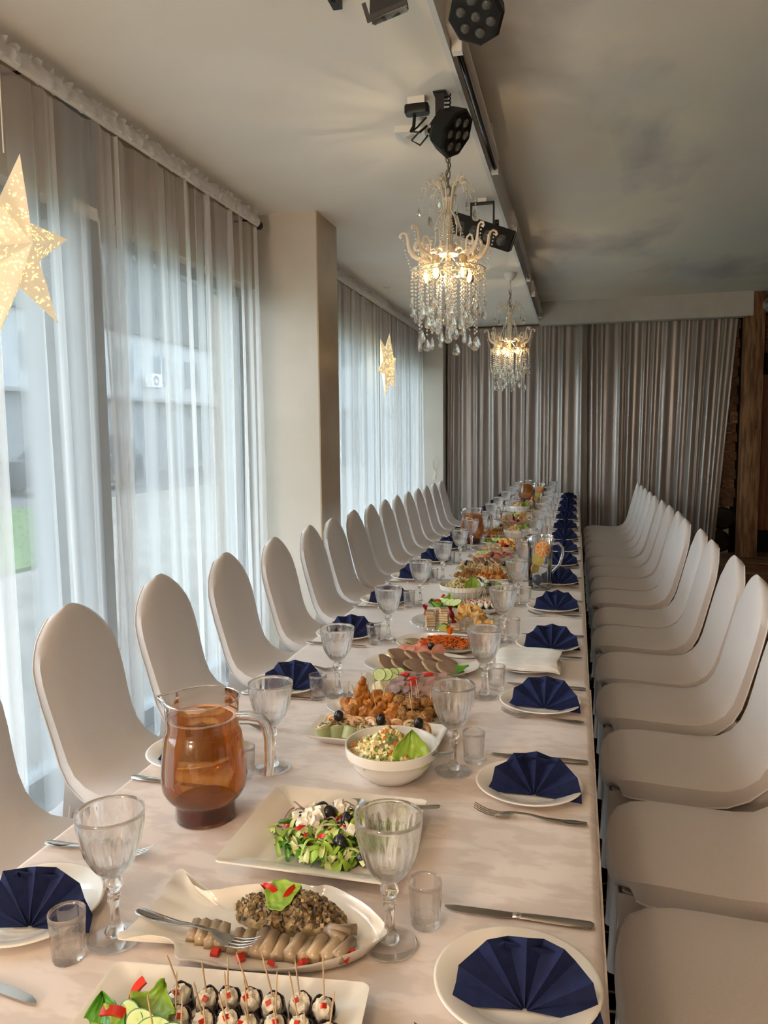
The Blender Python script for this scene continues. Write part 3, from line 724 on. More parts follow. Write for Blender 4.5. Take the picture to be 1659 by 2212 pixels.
# small pressed tumbler
def tfl(r, z, a): return r * (1 - .03 * abs(sin(a * 8)) * max(0, min(1, (.050 - z) / .006))) if z < .056 else r
tp = [(.0005, .0), (.0195, .0), (.0208, .002), (.0215, .012), (.0224, .03), (.0232, .046), (.0238, .058), (.0242, .0655), (.0236, .066)]
ti = [(.0228, .0655), (.0222, .056), (.0214, .040), (.0204, .020), (.019, .0125), (.014, .0105), (.0005, .010)]
V = []; prof = tp + ti; nn = 72
for idx, (r, z) in enumerate(prof):
    for i in range(nn):
        a = 2 * PI * i / nn; rr = tfl(r, z, a) if 1 <= idx < len(tp) - 1 else r
        V.append((rr * cos(a), rr * sin(a), z))
tumbler_me = G().add(V, [(j * nn + i, j * nn + (i + 1) % nn, (j + 1) * nn + (i + 1) % nn, (j + 1) * nn + i) for j in range(len(prof) - 1) for i in range(nn)]).mesh('shot_glass', m_tumb, True, 1.0)
# cutlery; all lie along +x, handle end at x = 0
def bar(g, st, nrm=5):
    """stations (x, half width, z, thickness)"""
    R = []
    for (x, w, z, t) in st: R.append([Vector((x, w * cos(a) * (1 if abs(cos(a)) > .3 else 1), z + t / 2 + t / 2 * sin(a))) for a in np.linspace(0, 2 * PI, 13)[:-1]])
    return g.rings(R)
def fork_mesh():
    g = G(); bar(g, [(0, .004, .004, .0022), (.004, .0075, .003, .003), (.03, .0085, .002, .003), (.07, .0058, .004, .003), (.10, .0034, .009, .003), (.125, .0036, .010, .003), (.138, .009, .007, .0026), (.150, .0115, .004, .0022), (.160, .0118, .0035, .002)])
    for k in range(4):
        y = -.0096 + .0064 * k
        bar(g, [(.157, .0021, .0035, .002), (.175, .0019, .006, .002), (.190, .0016, .012, .0018), (.199, .0009, .018, .001)]); n = 12 * 4
        for q in range(n): p = g.v[-n + q]; g.v[-n + q] = (p[0], p[1] + y, p[2])
    return g.mesh('fork', m_steel, True, 1.0)
fork_me = fork_mesh()
relief = G(); relief.rings([[Vector((x, w * cos(a), z + .0006 * (1 + sin(a)))) for a in np.linspace(0, 2 * PI, 9)[:-1]] for x, w, z in ((.006, .004, .0058), (.02, .0062, .0052), (.036, .0056, .0050), (.046, .002, .0052))])
relief_me = relief.mesh('handle_relief', m_steel)
g = G(); bar(g, [(0, .0045, .001, .005), (.005, .0085, .0005, .0065), (.04, .0088, .0005, .0065), (.09, .0072, .001, .006), (.104, .0062, .001, .0055)]); knife_h = g.mesh('handle', m_steel, True, 1.0)
g = G(); bar(g, [(.100, .0060, .0008, .006), (.107, .0066, .0006, .0064), (.113, .0055, .001, .005)]); knife_b = g.mesh('bolster', m_chrome, True, 1.0)
g = G(); g.rings([[Vector((x, a, .002)), Vector((x, b, .0028)), Vector((x, b, .0034)), Vector((x, a, .0042))] for x, a, b in ((.110, -.0050, .0052), (.130, -.0056, .0085), (.170, -.0056, .0092), (.196, -.0050, .0078), (.208, -.0030, .0030), (.211, -.0018, .0))]); knife_bl = g.mesh('blade', m_steel, True, .6)
def spoon_mesh():
    g = G(); bar(g, [(0, .004, .004, .002), (.004, .0075, .003, .003), (.03, .0088, .002, .003), (.08, .0055, .004, .003), (.118, .0032, .010, .003), (.134, .0036, .010, .0028), (.142, .006, .008, .0024)]); h = g.mesh('handle', m_steel, True, 1.0)
    b = G()
    def f(u, v):
        a = u * 2 * PI; r = v; x = .168 + .032 * r * cos(a); y = .0205 * r * sin(a) * (1 - .12 * cos(a)); return (x, y, .001 + .009 * r * r)
    b.sheet(lambda u, v: f(u, max(v, .02)), 28, 6, .0012); return h, b.mesh('bowl', m_steel, True, 1.2)
spoon_h, spoon_b = spoon_mesh()
side_ph = {'hall': 'hall side', 'win': 'window side'}
gob0 = None
def setting_words(k, side): return 'at the ' + ORD[k] + ' place from the front, ' + side_ph[side]
def goblet(loc, rz, label, group):
    global gob0
    if gob0 is None:
        t = thing('wine_goblet', label, 'wine glass', loc, rz, group); obj('bowl', gob_bowl, t); obj('stem', gob_stem, t); obj('foot', gob_foot, t); gob0 = t; return t
    return copy_tree(gob0, loc, rz, label, group)
fork0 = knife0 = fan0 = None
def fork(loc, rz, label, group=None, eul=None):
    global fork0
    if fork0 is None:
        fork0 = thing('fork', label, 'fork', loc, rz, group, eul); obj('tines_and_shaft', fork_me, fork0); obj('handle_relief', relief_me, fork0); return fork0
    return copy_tree(fork0, loc, rz, label, group or 'serving forks', eul)
def knife(loc, rz, label, group):
    global knife0
    if knife0 is None:
        knife0 = thing('table_knife', label, 'knife', loc, rz, group); obj('handle', knife_h, knife0); obj('bolster', knife_b, knife0); obj('blade', knife_bl, knife0); return knife0
    return copy_tree(knife0, loc, rz, label, group)
def spoon(loc, rz, label, group='serving spoons', eul=None):
    t = thing('serving_spoon', label, 'spoon', loc, rz, group, eul); obj('handle', spoon_h, t); obj('bowl', spoon_b, t); return t
Y_SET = [.905, 1.465, 1.945, 2.50, 3.065, 3.61, 4.13, 4.62, 5.15, 5.72, 6.36, 6.98, 7.66, 8.40]
rg = random.Random(12); ZS = ZT + .0012
fans = {}
for side in ('hall', 'win'):
    s = 1 if side == 'hall' else -1
    for k, y in enumerate(Y_SET):
        w = setting_words(k, side); zz = ZS
        px = -.080 if s > 0 else -.765
        if side == 'win' and k == 1: px = -.795
        if side == 'hall' and k == 0: px = -.062
        tag(obj('dessert_plate', plate_me, None, (px, y, zz), rg.uniform(0, 6)), 'round white plate under a navy napkin ' + w, 'plate', 'plates on the ' + side_ph[side])
        lab = 'navy paper napkin folded into a fan ' + w
        fx = px + (.012 if s > 0 else .03); fy = y - .040; a = rg.uniform(-.12, .12) + (0 if s > 0 else .16); zf = zz + .0048
        
        fm = fan_mes[k % 3]
        if fm.name not in fans:
            t = thing('napkin_fan', lab, 'napkin', (fx, fy, zf), a, 'navy napkin fans'); obj('fan', fm, t); obj('folded_back', prop_me, t); fans[fm.name] = t
        else: t = copy_tree(fans[fm.name], (fx, fy, zf), a, lab, 'navy napkin fans')
        gx = -.232 if s > 0 else -.608; gy = y + (.045 if s > 0 else -.028) + rg.uniform(-.01, .01)
        if k >= 6: gy += rg.uniform(-.03, .03)
        goblet((gx + rg.uniform(-.006, .006), gy, zz), rg.uniform(0, 6), 'cut-glass wine goblet ' + w, 'wine goblets')
        tx = -.196 if s > 0 else -.645; ty = y + (.103 if s > 0 else -.075)
        if s > 0 and k == 5: tx, ty = -.20, 3.735
        tag(obj('shot_glass', tumbler_me, None, (tx + rg.uniform(-.006, .006), ty, zz), rg.uniform(0, 6)), 'small empty shot glass with fluted base ' + w, 'shot glass', 'shot glasses')
        # handle end towards the sitter
        if s > 0:
            fork((.028 if k < 5 else .024, y - .118 + rg.uniform(-.008, .008), zz), PI + rg.uniform(-.12, .05), 'steel dinner fork ' + w, 'forks on the hall side')
            knife((.034, y + .145 + rg.uniform(-.01, .01), zz), PI + rg.uniform(-.06, .06), 'steel table knife ' + w, 'knives on the hall side')
        else:
            fork((-.868, y + .165 + rg.uniform(-.008, .008), zz), rg.uniform(-.02, .14), 'steel dinner fork ' + w, 'forks on the window side')
            ky = {0: -.118, 1: -.125, 2: -.075, 3: -.11}.get(k, -.115)
            knife((-.868 + (.03 if k == 0 else 0), y + ky - .006, zz), rg.uniform(-.08, .03) - (.10 if k == 0 else 0), 'steel table knife ' + w, 'knives on the window side')
# folded cloth over a plate, beside the third place
m_linen = mat('white_linen', 'EDE8E0', .75, col2='E6E0D7', sc=30, bump=.1, bsc=220)
t = thing('folded_cloth', 'white linen cloth folded over a plate on the hall side', 'cloth', (-.125, 2.265, ZS))
def fold(x0, x1, y0, y1, z, th, sd):
    return G().sheet(lambda u, v: (x0 + (x1 - x0) * u + .006 * sin(v * 5 + sd), y0 + (y1 - y0) * v + .004 * sin(u * 7 + sd), z + .006 * sin(u * 3 + sd) * sin(v * 3) - .007 * (abs(2 * u - 1) ** 5 + abs(2 * v - 1) ** 5)), 20, 20, th).mesh('fold', m_linen, True, 1.2)
tag(obj('dessert_plate', plate_me, None, (-.135, 2.265, ZS)), 'round white plate hidden under the folded white linen cloth', 'plate', 'plates on the hall side')
obj('fold', fold(-.090, .085, -.108, .096, .033, .004, 1), t); obj('fold', fold(-.094, .082, -.104, .10, .038, .004, 2), t); obj('fold', fold(-.088, .086, -.098, .092, .043, .004, 3.5), t)

# ------------------------------------------------------------------ jugs
m_comp = liquid('compote', (.96, .68, .38), (.70, .36, .13), .34); m_comp2 = liquid('compote_sediment', (.5, .12, .08), (.28, .05, .03), .8)
m_foam = mat('foam', 'C99E86', .8); m_water = thin_glass('water', (.97, .99, .98), .7)
def jug(x, y, rz, label, water=False):
    t = thing('juice_jug' if not water else 'water_jug', label, 'jug', (x, y, ZS), rz, 'glass jugs')
    if not water:
        o = [(.0005, .0), (.052, .0), (.0545, .003), (.054, .03), (.056, .034), (.068, .045), (.0755, .060), (.077, .075), (.0762, .095), (.074, .12), (.0705, .145), (.068, .158), (.066, .163), (.0638, .168), (.0642, .175), (.0648, .20), (.0662, .222)]
        H = .222
    else:
        o = [(.0005, .0), (.050, .0), (.0525, .004), (.0525, .06), (.0525, .12), (.053, .18), (.055, .215), (.058, .238)]; H = .238
    def spout(r, z, a):
        k = max(0, 1 - ((a - PI + PI) % (2 * PI) - PI) ** 2 * 0) if False else 0
        d = abs((a - PI + PI) % (2 * PI) - PI) if False else abs(((a - PI) + PI) % (2 * PI) - PI)
        w = max(0, 1 - d / .42) ** 1.5 * max(0, (z - (H - .045)) / .045) ** 1.5
        return r + .020 * w
    obj('glass_body', G().lathe(o, 64, 0, (0, 0, 0), spout).mesh('glass_body', m_jug, True, 1.4), t)
    rim = [((spout(o[-1][0], H, a)) * cos(a), spout(o[-1][0], H, a) * sin(a), H) for a in np.linspace(0, 2 * PI, 49)[:-1]]
    obj('rim', G().tube(rim, .0018, 8, 0, False, True).mesh('rim', m_cryst), t)
    r1 = .0655 if not water else .054
    hp = [(r1 - .003, 0, H - .032), (r1 + .02, 0, H - .031), (r1 + .040, 0, H - .034), (r1 + .052, 0, H - .048), (r1 + .056, 0, H - .07), (r1 + .056, 0, H - .115), (r1 + .053, 0, H - .140)] if not water else [(r1 - .002, 0, H - .04), (r1 + .03, 0, H - .035), (r1 + .05, 0, H - .055), (r1 + .05, 0, H - .09), (r1 + .035, 0, H - .135), (r1 - .002, 0, H - .17)]
    obj('handle', G().tube(hp, [.0085, .0095, .0095, .0095, .0095, .009, .0085] if not water else .007, 14).mesh('handle', m_cryst, True, 1.2), t)
    if not water:
        ins = [(max(.0004, r - .0025), z + .004) for r, z in o if z <= .176]; ins.append((.0625, .186))
        body = [(r, z) for r, z in ins if z >= .034]; low = [(r, z) for r, z in ins if z < .034] + [(.0515, .0338)]
        obj('compote', G().lathe([(.0005, .0345)] + body + [(.0005, .186)], 48).mesh('compote', m_comp, True, 1.4), t)
        obj('berry_sediment', G().lathe([(.0005, .005)] + low[1:] + [(.0005, .0338)], 40).mesh('berry_sediment', m_comp2, True, 1.4), t)
        fm = G(); fm.lathe([(.054, .1865), (.0615, .1865), (.0620, .1885), (.059, .1895), (.055, .188)], 48, 0, (0, 0, 0), lambda r, z, a: r - (.004 * noise.noise(Vector((cos(a) * 2, sin(a) * 2, 1))) if r < .058 else 0), True)
        obj('foam_ring', fm.mesh('foam_ring', m_foam), t); obj('foam_patch', G().ico((-.025, .028, .187), (.022, .016, .0025), 2, .5, 2, 3).mesh('foam_patch', m_foam), t)
    else:
        obj('water', G().lathe([(.0005, .008), (.049, .008), (.050, .06), (.0505, .19), (.0005, .19)], 40).mesh('water', m_water, True, 1.2), t)
        obj('thick_base', G().lathe([(.0005, .001), (.0505, .001), (.0508, .0075), (.0005, .0075)], 40).mesh('thick_base', m_cryst), t)
    return t
jug(-.648, 1.226, .15, 'large glass jug of amber compote nearest the camera by the square salad plate')
jug(-.640, 4.885, .2, 'second glass jug of amber compote further down the window side')
jug(-.50, 8.06, .1, 'compote jug at the far head of the table')
m_orange = mat('orange_flesh', 'F29A1E', .35, col2='E98510', sc=60, sss=.2); m_opeel = mat('orange_peel', 'E8860F', .4, bump=.2, bsc=300); m_pith = mat('citrus_pith', 'F3E6B8', .5)
m_lemon = mat('lemon_flesh', 'EBDD7A', .3, col2='DDCB56', sc=60, sss=.2); m_lpeel = mat('lemon_peel', 'E9C31C', .4)
def disc(r, th): return [(.0005, -th / 2), (r, -th / 2), (r, th / 2), (.0005, th / 2)]
def slice_thing(loc, r, peel, flesh, label, eul, cat):
    t = thing('citrus_slice', label, cat, loc, 0, 'citrus slices on skewers', eul)
    obj('peel', G().lathe([(r * .9, -.003), (r, -.003), (r, .003), (r * .9, .003)], 32, 0, (0, 0, 0), None, True).mesh('peel', peel), t)
    obj('pith', G().lathe(disc(r * .9, .005), 32).mesh('pith', m_pith), t)
    for k in range(9):
        a = 2 * PI * k / 9; p = [(r * .08 * cos(a), r * .08 * sin(a))] + [(r * .84 * cos(a + d), r * .84 * sin(a + d)) for d in (-.29, -.15, 0, .15, .29)]
        obj('segment', G().prism(p, -.0031, .0031).mesh('segment', flesh, False), t)
for (x, y, nm) in ((-.150, 3.485, 'nearer'), (-.335, 7.32, 'farther')):
    jug(x, y, .35, 'tall clear water jug with citrus slices, the ' + nm + ' of the two', True)
    e = rot(PI / 2, 0, .1).to_euler()
    slice_thing((x + .012, y - .022, ZS + .180), .036, m_opeel, m_orange, 'round orange slice on a skewer in the ' + nm + ' water jug', (PI / 2 - .2, .1, .12), 'orange slice')
    slice_thing((x - .008, y - .020, ZS + .130), .025, m_lpeel, m_lemon, 'middle lemon slice on a skewer in the ' + nm + ' water jug', (PI / 2 - .45, .3, .2), 'lemon slice')
    slice_thing((x - .022, y - .018, ZS + .092), .022, m_opeel, m_lemon, 'lowest citrus slice curled in the ' + nm + ' water jug', (PI / 2, .9, .8), 'citrus slice')
    tag(obj('skewer', G().tube([(x - .02, y - .005, ZS + .02), (x + .04, y - .006, ZS + .285)], .0014, 6).mesh('skewer', m_wood_t)), 'long wooden skewer standing in the ' + nm + ' water jug', 'skewer')
    tag(obj('plum', G().ico((x - .012, y + .012, ZS + .036), (.022, .022, .025), 3, .05, 2, 1).mesh('plum', mat('plum_skin', '2B3350', .3))), 'dark plum at the bottom of the ' + nm + ' water jug', 'plum')
# ------------------------------------------------------------------ dishes
def oval(rx, ry, n=72): return [(rx * cos(2 * PI * i / n), ry * sin(2 * PI * i / n)) for i in range(n)]
def rrect(w, d, r, n=6):
    P = []
    for cx, cy, a0 in ((w / 2 - r, d / 2 - r, 0), (-w / 2 + r, d / 2 - r, PI / 2), (-w / 2 + r, -d / 2 + r, PI), (w / 2 - r, -d / 2 + r, 1.5 * PI)):
        for k in range(n + 1): a = a0 + PI / 2 * k / n; P.append((cx + r * cos(a), cy + r * sin(a)))
    return P
OV = [(.02, .005), (.72, .005), (.80, .0075), (.86, .0105), (.97, .0175), (1, .018), (1.0, .0165), (.97, .0145), (.80, .003), (.74, 0), (.02, 0)]
SQ = [(.02, .007), (.60, .007), (.66, .010), (.72, .015), (.97, .0285), (1, .029), (1.0, .026), (.97, .0245), (.68, .005), (.60, 0), (.02, 0)]
RC = [(.02, .006), (.66, .006), (.74, .009), (.97, .024), (1, .0245), (1.0, .022), (.97, .0205), (.70, .002), (.64, 0), (.02, 0)]
_dish = {}
def dish(key, outline, prof, m):
    if key not in _dish: _dish[key] = G().rings([[Vector((p[0] * s, p[1] * s, z)) for p in outline] for s, z in prof]).mesh(key, m, True, 1.1)
    return _dish[key]
def put(name, me, loc, rz, label, cat, group=None, eul=None, sc=None, kind=None):
    return tag(obj(name, me, None, loc, None if eul else rz, eul, sc), label, cat, group, kind)
def bowl_mesh(name, R, H, m, flutes=0):
    fl = (lambda r, z, a: r * (1 + .018 * cos(a * flutes)) if .012 < z < H * .8 else r) if flutes else None
    p = [(.0005, .003), (.045 * R / .1, .003), (.046 * R / .1, 0), (.052 * R / .1, 0), (.055 * R / .1, .004), (.074 * R / .1, .016), (.089 * R / .1, .036), (.096 * R / .1, H * .70), (.0975 * R / .1, H * .715), (.0985 * R / .1, H * .72), (.1 * R / .1, H * .96), (.1 * R / .1, H), (.0965 * R / .1, H * .995), (.0945 * R / .1, H * .8), (.088 * R / .1, .042), (.07 * R / .1, .02), (.04 * R / .1, .009), (.0005, .008)]
    return G().lathe(p, 72, 0, (0, 0, 0), fl).mesh(name, m, True, .8)
# food materials
FM = lambda n, c, c2, r=.45, sc=40, b=.2, bs=None, sss=.1, rand=.12, lo=.35, hi=.65, spec=.5: mat(n, c, r, col2=c2, sc=sc, bump=b, bsc=bs, sss=sss, rand=rand, lo=lo, hi=hi, spec=spec)
m_batter = FM('golden_batter', 'D08A35', 'A8601C', .45, 45, .55, 120); m_crumb = FM('sesame_crumb', 'C08A45', '8A5A26', .6, 130, .9, 260, 0)
m_lett = FM('lettuce', '93B23E', '769A2C', .4, 12, .25, 40, .15); m_lett2 = FM('lettuce_pale', 'D2D69E', 'A9BD66', .4, 14, .2, 50, .15); m_rom = FM('leaf_green', '4F8E1F', '3D7417', .35, 10, .2, 30, .1)
m_cucf = FM('cucumber_flesh', 'D3DDA0', 'B9CC7C', .3, 25, .05, None, .2); m_cucs = FM('cucumber_skin', '2F5A22', '47732C', .35, 30, .2, 60, 0)
m_pep = FM('red_pepper', 'D3341C', 'B92413', .25, 15, .05, None, .1); m_tom = FM('tomato', 'CE2E1B', 'B02113', .22, 10, .03, None, .15)
m_olive = FM('black_olive', '1B191C', '2A2528', .22, 20, .05, None, 0); m_feta = FM('feta', 'F4EFE4', 'E8DFCF', .6, 60, .5, 90, .2); m_onion = FM('red_onion', '8E5A78', 'D7C4D0', .3, 10, .05, None, .2)
m_egg = FM('aubergine_skin', '241A22', '3A2A24', .3, 14, .2, 50, 0); m_cheese = FM('curd_cheese', 'F0E8D8', 'E4D8C2', .6, 60, .5, 90, .2)
m_herr = FM('herring', 'BFA684', '9A8672', .25, 16, .1, 40, .15); m_mush = FM('mushroom', '8B7350', '5E4A33', .4, 30, .3, 60, .1); m_mush2 = FM('mushroom_pale', 'BCA67D', '94794F', .4, 30, .3, 60, .1); m_mush3 = FM('mushroom_dark', '4A4544', '5E564C', .4, 30, .3, 60, 0)
m_pot = FM('potato_cube', 'E5D49C', 'D6C383', .45, 30, .1, None, .15); m_pea = FM('green_pea', '8FA05A', '768B45', .4, 20, .05, None, .1); m_car = FM('carrot_cube', 'E08A4A', 'D06F30', .4, 20, .1, None, .1); m_mayo = FM('mayonnaise', 'EFE3BE', 'E6D8AC', .35, 12, .1, 30, .2)
m_tort = FM('tortilla', 'DFA65E', 'C98A45', .55, 18, .15, 60, .1); m_tortg = FM('spinach_tortilla', 'A9AC7A', '8F9463', .55, 18, .15, 60, .1); m_fill = FM('wrap_filling', 'EBD3AE', 'C98E5C', .5, 55, .4, 90, .1, lo=.4, hi=.6); m_herb = FM('herb', '3F6B22', '2F5418', .5, 20, .2, None, 0)
m_tong = FM('sliced_tongue', 'A38175', '8C695E', .35, 14, .1, 40, .15); m_pork = FM('roast_meat', 'A98F7C', '8F7565', .45, 22, .2, 60, .1); m_porkr = FM('roast_rind', 'BBA07A', '94764F', .55, 25, .3, 60, 0); m_ham = FM('smoked_ham', 'D79A84', 'C5826C', .35, 16, .1, 40, .15)
m_shred = FM('carrot_shred', 'DB6B12', 'B95308', .35, 14, .05, None, .15); m_lime = FM('lime_flesh', 'CBD98A', 'B3C968', .3, 30, .05, None, .2)
m_cake = FM('cake_layer', 'D9BE96', 'C7A679', .7, 40, .4, 80, 0); m_jam = FM('cake_filling', '7A3A2C', '9A5140', .5, 20, .1, None, 0); m_choc = FM('cake_icing', 'C9BBA9', '8E7A66', .5, 8, .1, None, 0, lo=.45, hi=.55); m_wrapper = mat('red_foil', 'A8141C', .22, .55, col2='8A0E16', sc=30, bump=.4, bsc=80); m_past = FM('fried_pastry', 'E0B570', 'C8923F', .55, 18, .3, 50, .1)
m_nut = FM('kumquat', 'E8832A', 'D86E18', .35, 20, .1, None, .1)
pick_me = G().tube([(0, 0, -.012), (0, 0, .056), (0, 0, .062)], [.0010, .0010, .0003], 6).mesh('toothpick', m_wood_t)
def pick(parent, rg, h=0.0, z=0.0, sc=1.0): return obj('toothpick', pick_me, parent, (rg.uniform(-.003, .003), rg.uniform(-.003, .003), z), eul=(rg.uniform(-.22, .22), rg.uniform(-.22, .22), 0), sc=(1, 1, sc))
nug_me = [G().ico((0, 0, 0), (.0195, .018, .0165), 3, .52, 1.8, s).mesh('battered_bite', m_batter, True, 4) for s in range(1, 6)]
tall_me = G().ico((0, 0, .006), (.017, .017, .021), 3, .5, 1.6, 31).ico((.002, .0, .032), (.009, .008, .012), 2, .6, 2.2, 9).mesh('battered_bite', m_batter, True, 4)
crumb_me = [G().ico((0, 0, 0), (.021, .017, .013), 3, .5, 2.6, 10 + s).mesh('sesame_bite', m_crumb, True, 4) for s in range(1, 6)]
olive_me = G().lathe([(.0005, .0115), (.003, .0118), (.0045, .0112), (.0085, .007), (.0098, .001), (.009, -.006), (.005, -.0105), (.0005, -.0115)], 20).lathe([(.0005, .009), (.0025, .010), (.003, .0118)], 12).mesh('black_olive', m_olive)
def leaf_mesh(name, L, Wd, seed, m, ruff=.25, curl=.4):
    def fn(u, v):
        w = Wd * (sin(PI * min(1, .12 + .88 * v) ** .8)) * (1 + ruff * .5 * sin(v * 23 + seed) * abs(2 * u - 1) ** 3)
        s = (2 * u - 1); x = s * w; y = L * (v - .1)
        z = curl * L * (.35 * v * v) + .22 * Wd * s * s - ruff * .25 * Wd * sin(v * 26 + seed * 2 + s) * abs(s) ** 2 + .003 * noise.noise(Vector((s * 3, v * 6, seed))) - .0016 * math.exp(-(s * 14) ** 2)
        return (x, y, z)
    return G().sheet(fn, 22, 26, .0007).mesh(name, m, True, 2)
leaf_a = leaf_mesh('lettuce_leaf', .075, .040, 3, m_lett, .45, .5); leaf_b = leaf_mesh('green_leaf', .085, .021, 5, m_rom, .06, .3); leaf_d = leaf_mesh('lettuce_leaf', .066, .034, 6, m_lett, .10, .22); leaf_c = leaf_mesh('lettuce_leaf', .07, .027, 8, m_rom, .1, .35)
_cuc = {}
def cucumber(loc, eul, label, group, r=.02, el=1.0):
    t = thing('cucumber_slice', label, 'cucumber', loc, 0, group, eul); key = (r, el)
    if key not in _cuc:
        f = G(); f.rings([[Vector((r * .93 * el * cos(a), r * .93 * sin(a), z)) for a in np.linspace(0, 2 * PI, 29)[:-1]] for z in (-.0014, .0014)])
        k = G(); k.rings([[Vector((r * s * el * cos(a), r * s * sin(a), z)) for a in np.linspace(0, 2 * PI, 29)[:-1]] for s, z in ((.93, -.0015), (1, -.0012), (1, .0012), (.93, .0015))], 0, False, False)
        sd = G()
        for i in range(7): a = i * .9; sd.ico((r * .45 * el * cos(a), r * .45 * sin(a), .0014), (.0022, .0011, .0004), 1)
        _cuc[key] = (f.mesh('flesh', m_cucf), k.mesh('skin', m_cucs), sd.mesh('seeds', m_lime))
    obj('flesh', _cuc[key][0], t); obj('skin', _cuc[key][1], t); obj('seeds', _cuc[key][2], t, kind='stuff'); return t
strip_me = G().sheet(lambda u, v: (.030 * (u - .5), .010 * (v - .5), .006 * sin(u * 2.6) + .002 * v), 8, 2, .004).mesh('pepper_strip', m_pep)
dice_me = G().box((0, 0, 0), (.008, .007, .004), 0, 0, .85).mesh('pepper_dice', m_pep, False)
wedge_me = G().grid(lambda u, v: (.017 * cos(PI * u) * (1 - .1 * v), (.010 * (v - .5) * sin(PI * u)), .014 * sin(PI * u) * (1 - abs(2 * v - 1) * .45)), 12, 6).add([(-.017, 0, 0), (.017, 0, 0), (0, -.008, .003), (0, .008, .003)], [(0, 2, 1), (0, 1, 3)]).mesh('tomato_wedge', m_tom)
def rolls(name, lab, grp, P, rg, kind, nth):
    cnt = {}
    for (x, y, z, sc, row) in P:
        k = cnt[row] = cnt.get(row, -1) + 1; lb = lab + ', ' + row + ', ' + ORD[k] + ' along, ' + nth
        e = (rg.uniform(-.3, .3), rg.uniform(-.3, .3), rg.uniform(0, 6))
        me = rg.choice(nug_me if kind == 'n' else crumb_me)
        o = put(name, me, (x, y, z), 0, lb, 'fried bite', grp, e, sc)
        if rg.random() < .55:
            M = Matrix.Rotation(e[2], 3, 'Z') @ Matrix.Rotation(e[1], 3, 'Y') @ Matrix.Rotation(e[0], 3, 'X')
            q = (M.inverted() @ rot(rg.uniform(-.2, .2), rg.uniform(-.2, .2), 0)).to_euler()
            obj('toothpick', pick_me, o, (0, 0, 0), eul=q)
# -- platter of battered and sesame bites
def fried_platter(cx, cy, rz, nth, seed, rx=.172, ry=.088, handle=False):
    rg = random.Random(seed); z0 = ZS; key = 'oval_platter'
    put('oval_platter', dish('platter_%g' % rx, oval(rx, ry), OV, m_porc2), (cx, cy, z0), rz, 'long oval white platter of fried bites, ' + nth + ' from the front', 'platter', 'oval platters')
    M = Matrix.Rotation(rz, 3, 'Z'); A, B = [], []
    for i in range(9):
        for j in range(3):
            u = (i - 4) / 4; v = (j - 1)
            if abs(u) > .8 and j != 1: continue
            p = M @ Vector((u * rx * .70 + rg.uniform(-.004, .004), v * ry * .50 + rg.uniform(-.005, .005), 0))
            q = (cx + p.x, cy + p.y, z0 + .018 + rg.uniform(0, .002), rg.uniform(.92, 1.12), ['front row', 'middle row', 'back row'][j]); (A if u < .1 else B).append(q)
    for i in range(6):
        u = (i - 2.5) / 3.2; p = M @ Vector((u * rx * .62, rg.uniform(-.015, .02), 0)); q = (cx + p.x, cy + p.y, z0 + .040, rg.uniform(.85, 1), 'upper layer'); (A if u < .1 else B).append(q)
    rolls('battered_bite', 'golden battered bite', 'battered bites, ' + nth, A, rg, 'n', nth)
    rolls('sesame_bite', 'sesame-crumbed bite', 'sesame bites, ' + nth, B, rg, 'c', nth)
    if seed == 1:
        p = M @ Vector((-.085, .012, .052)); put('battered_bite', tall_me, (cx + p.x, cy + p.y, z0 + .046), 0, 'tall battered bite standing on top of the pile, ' + nth, 'fried bite')
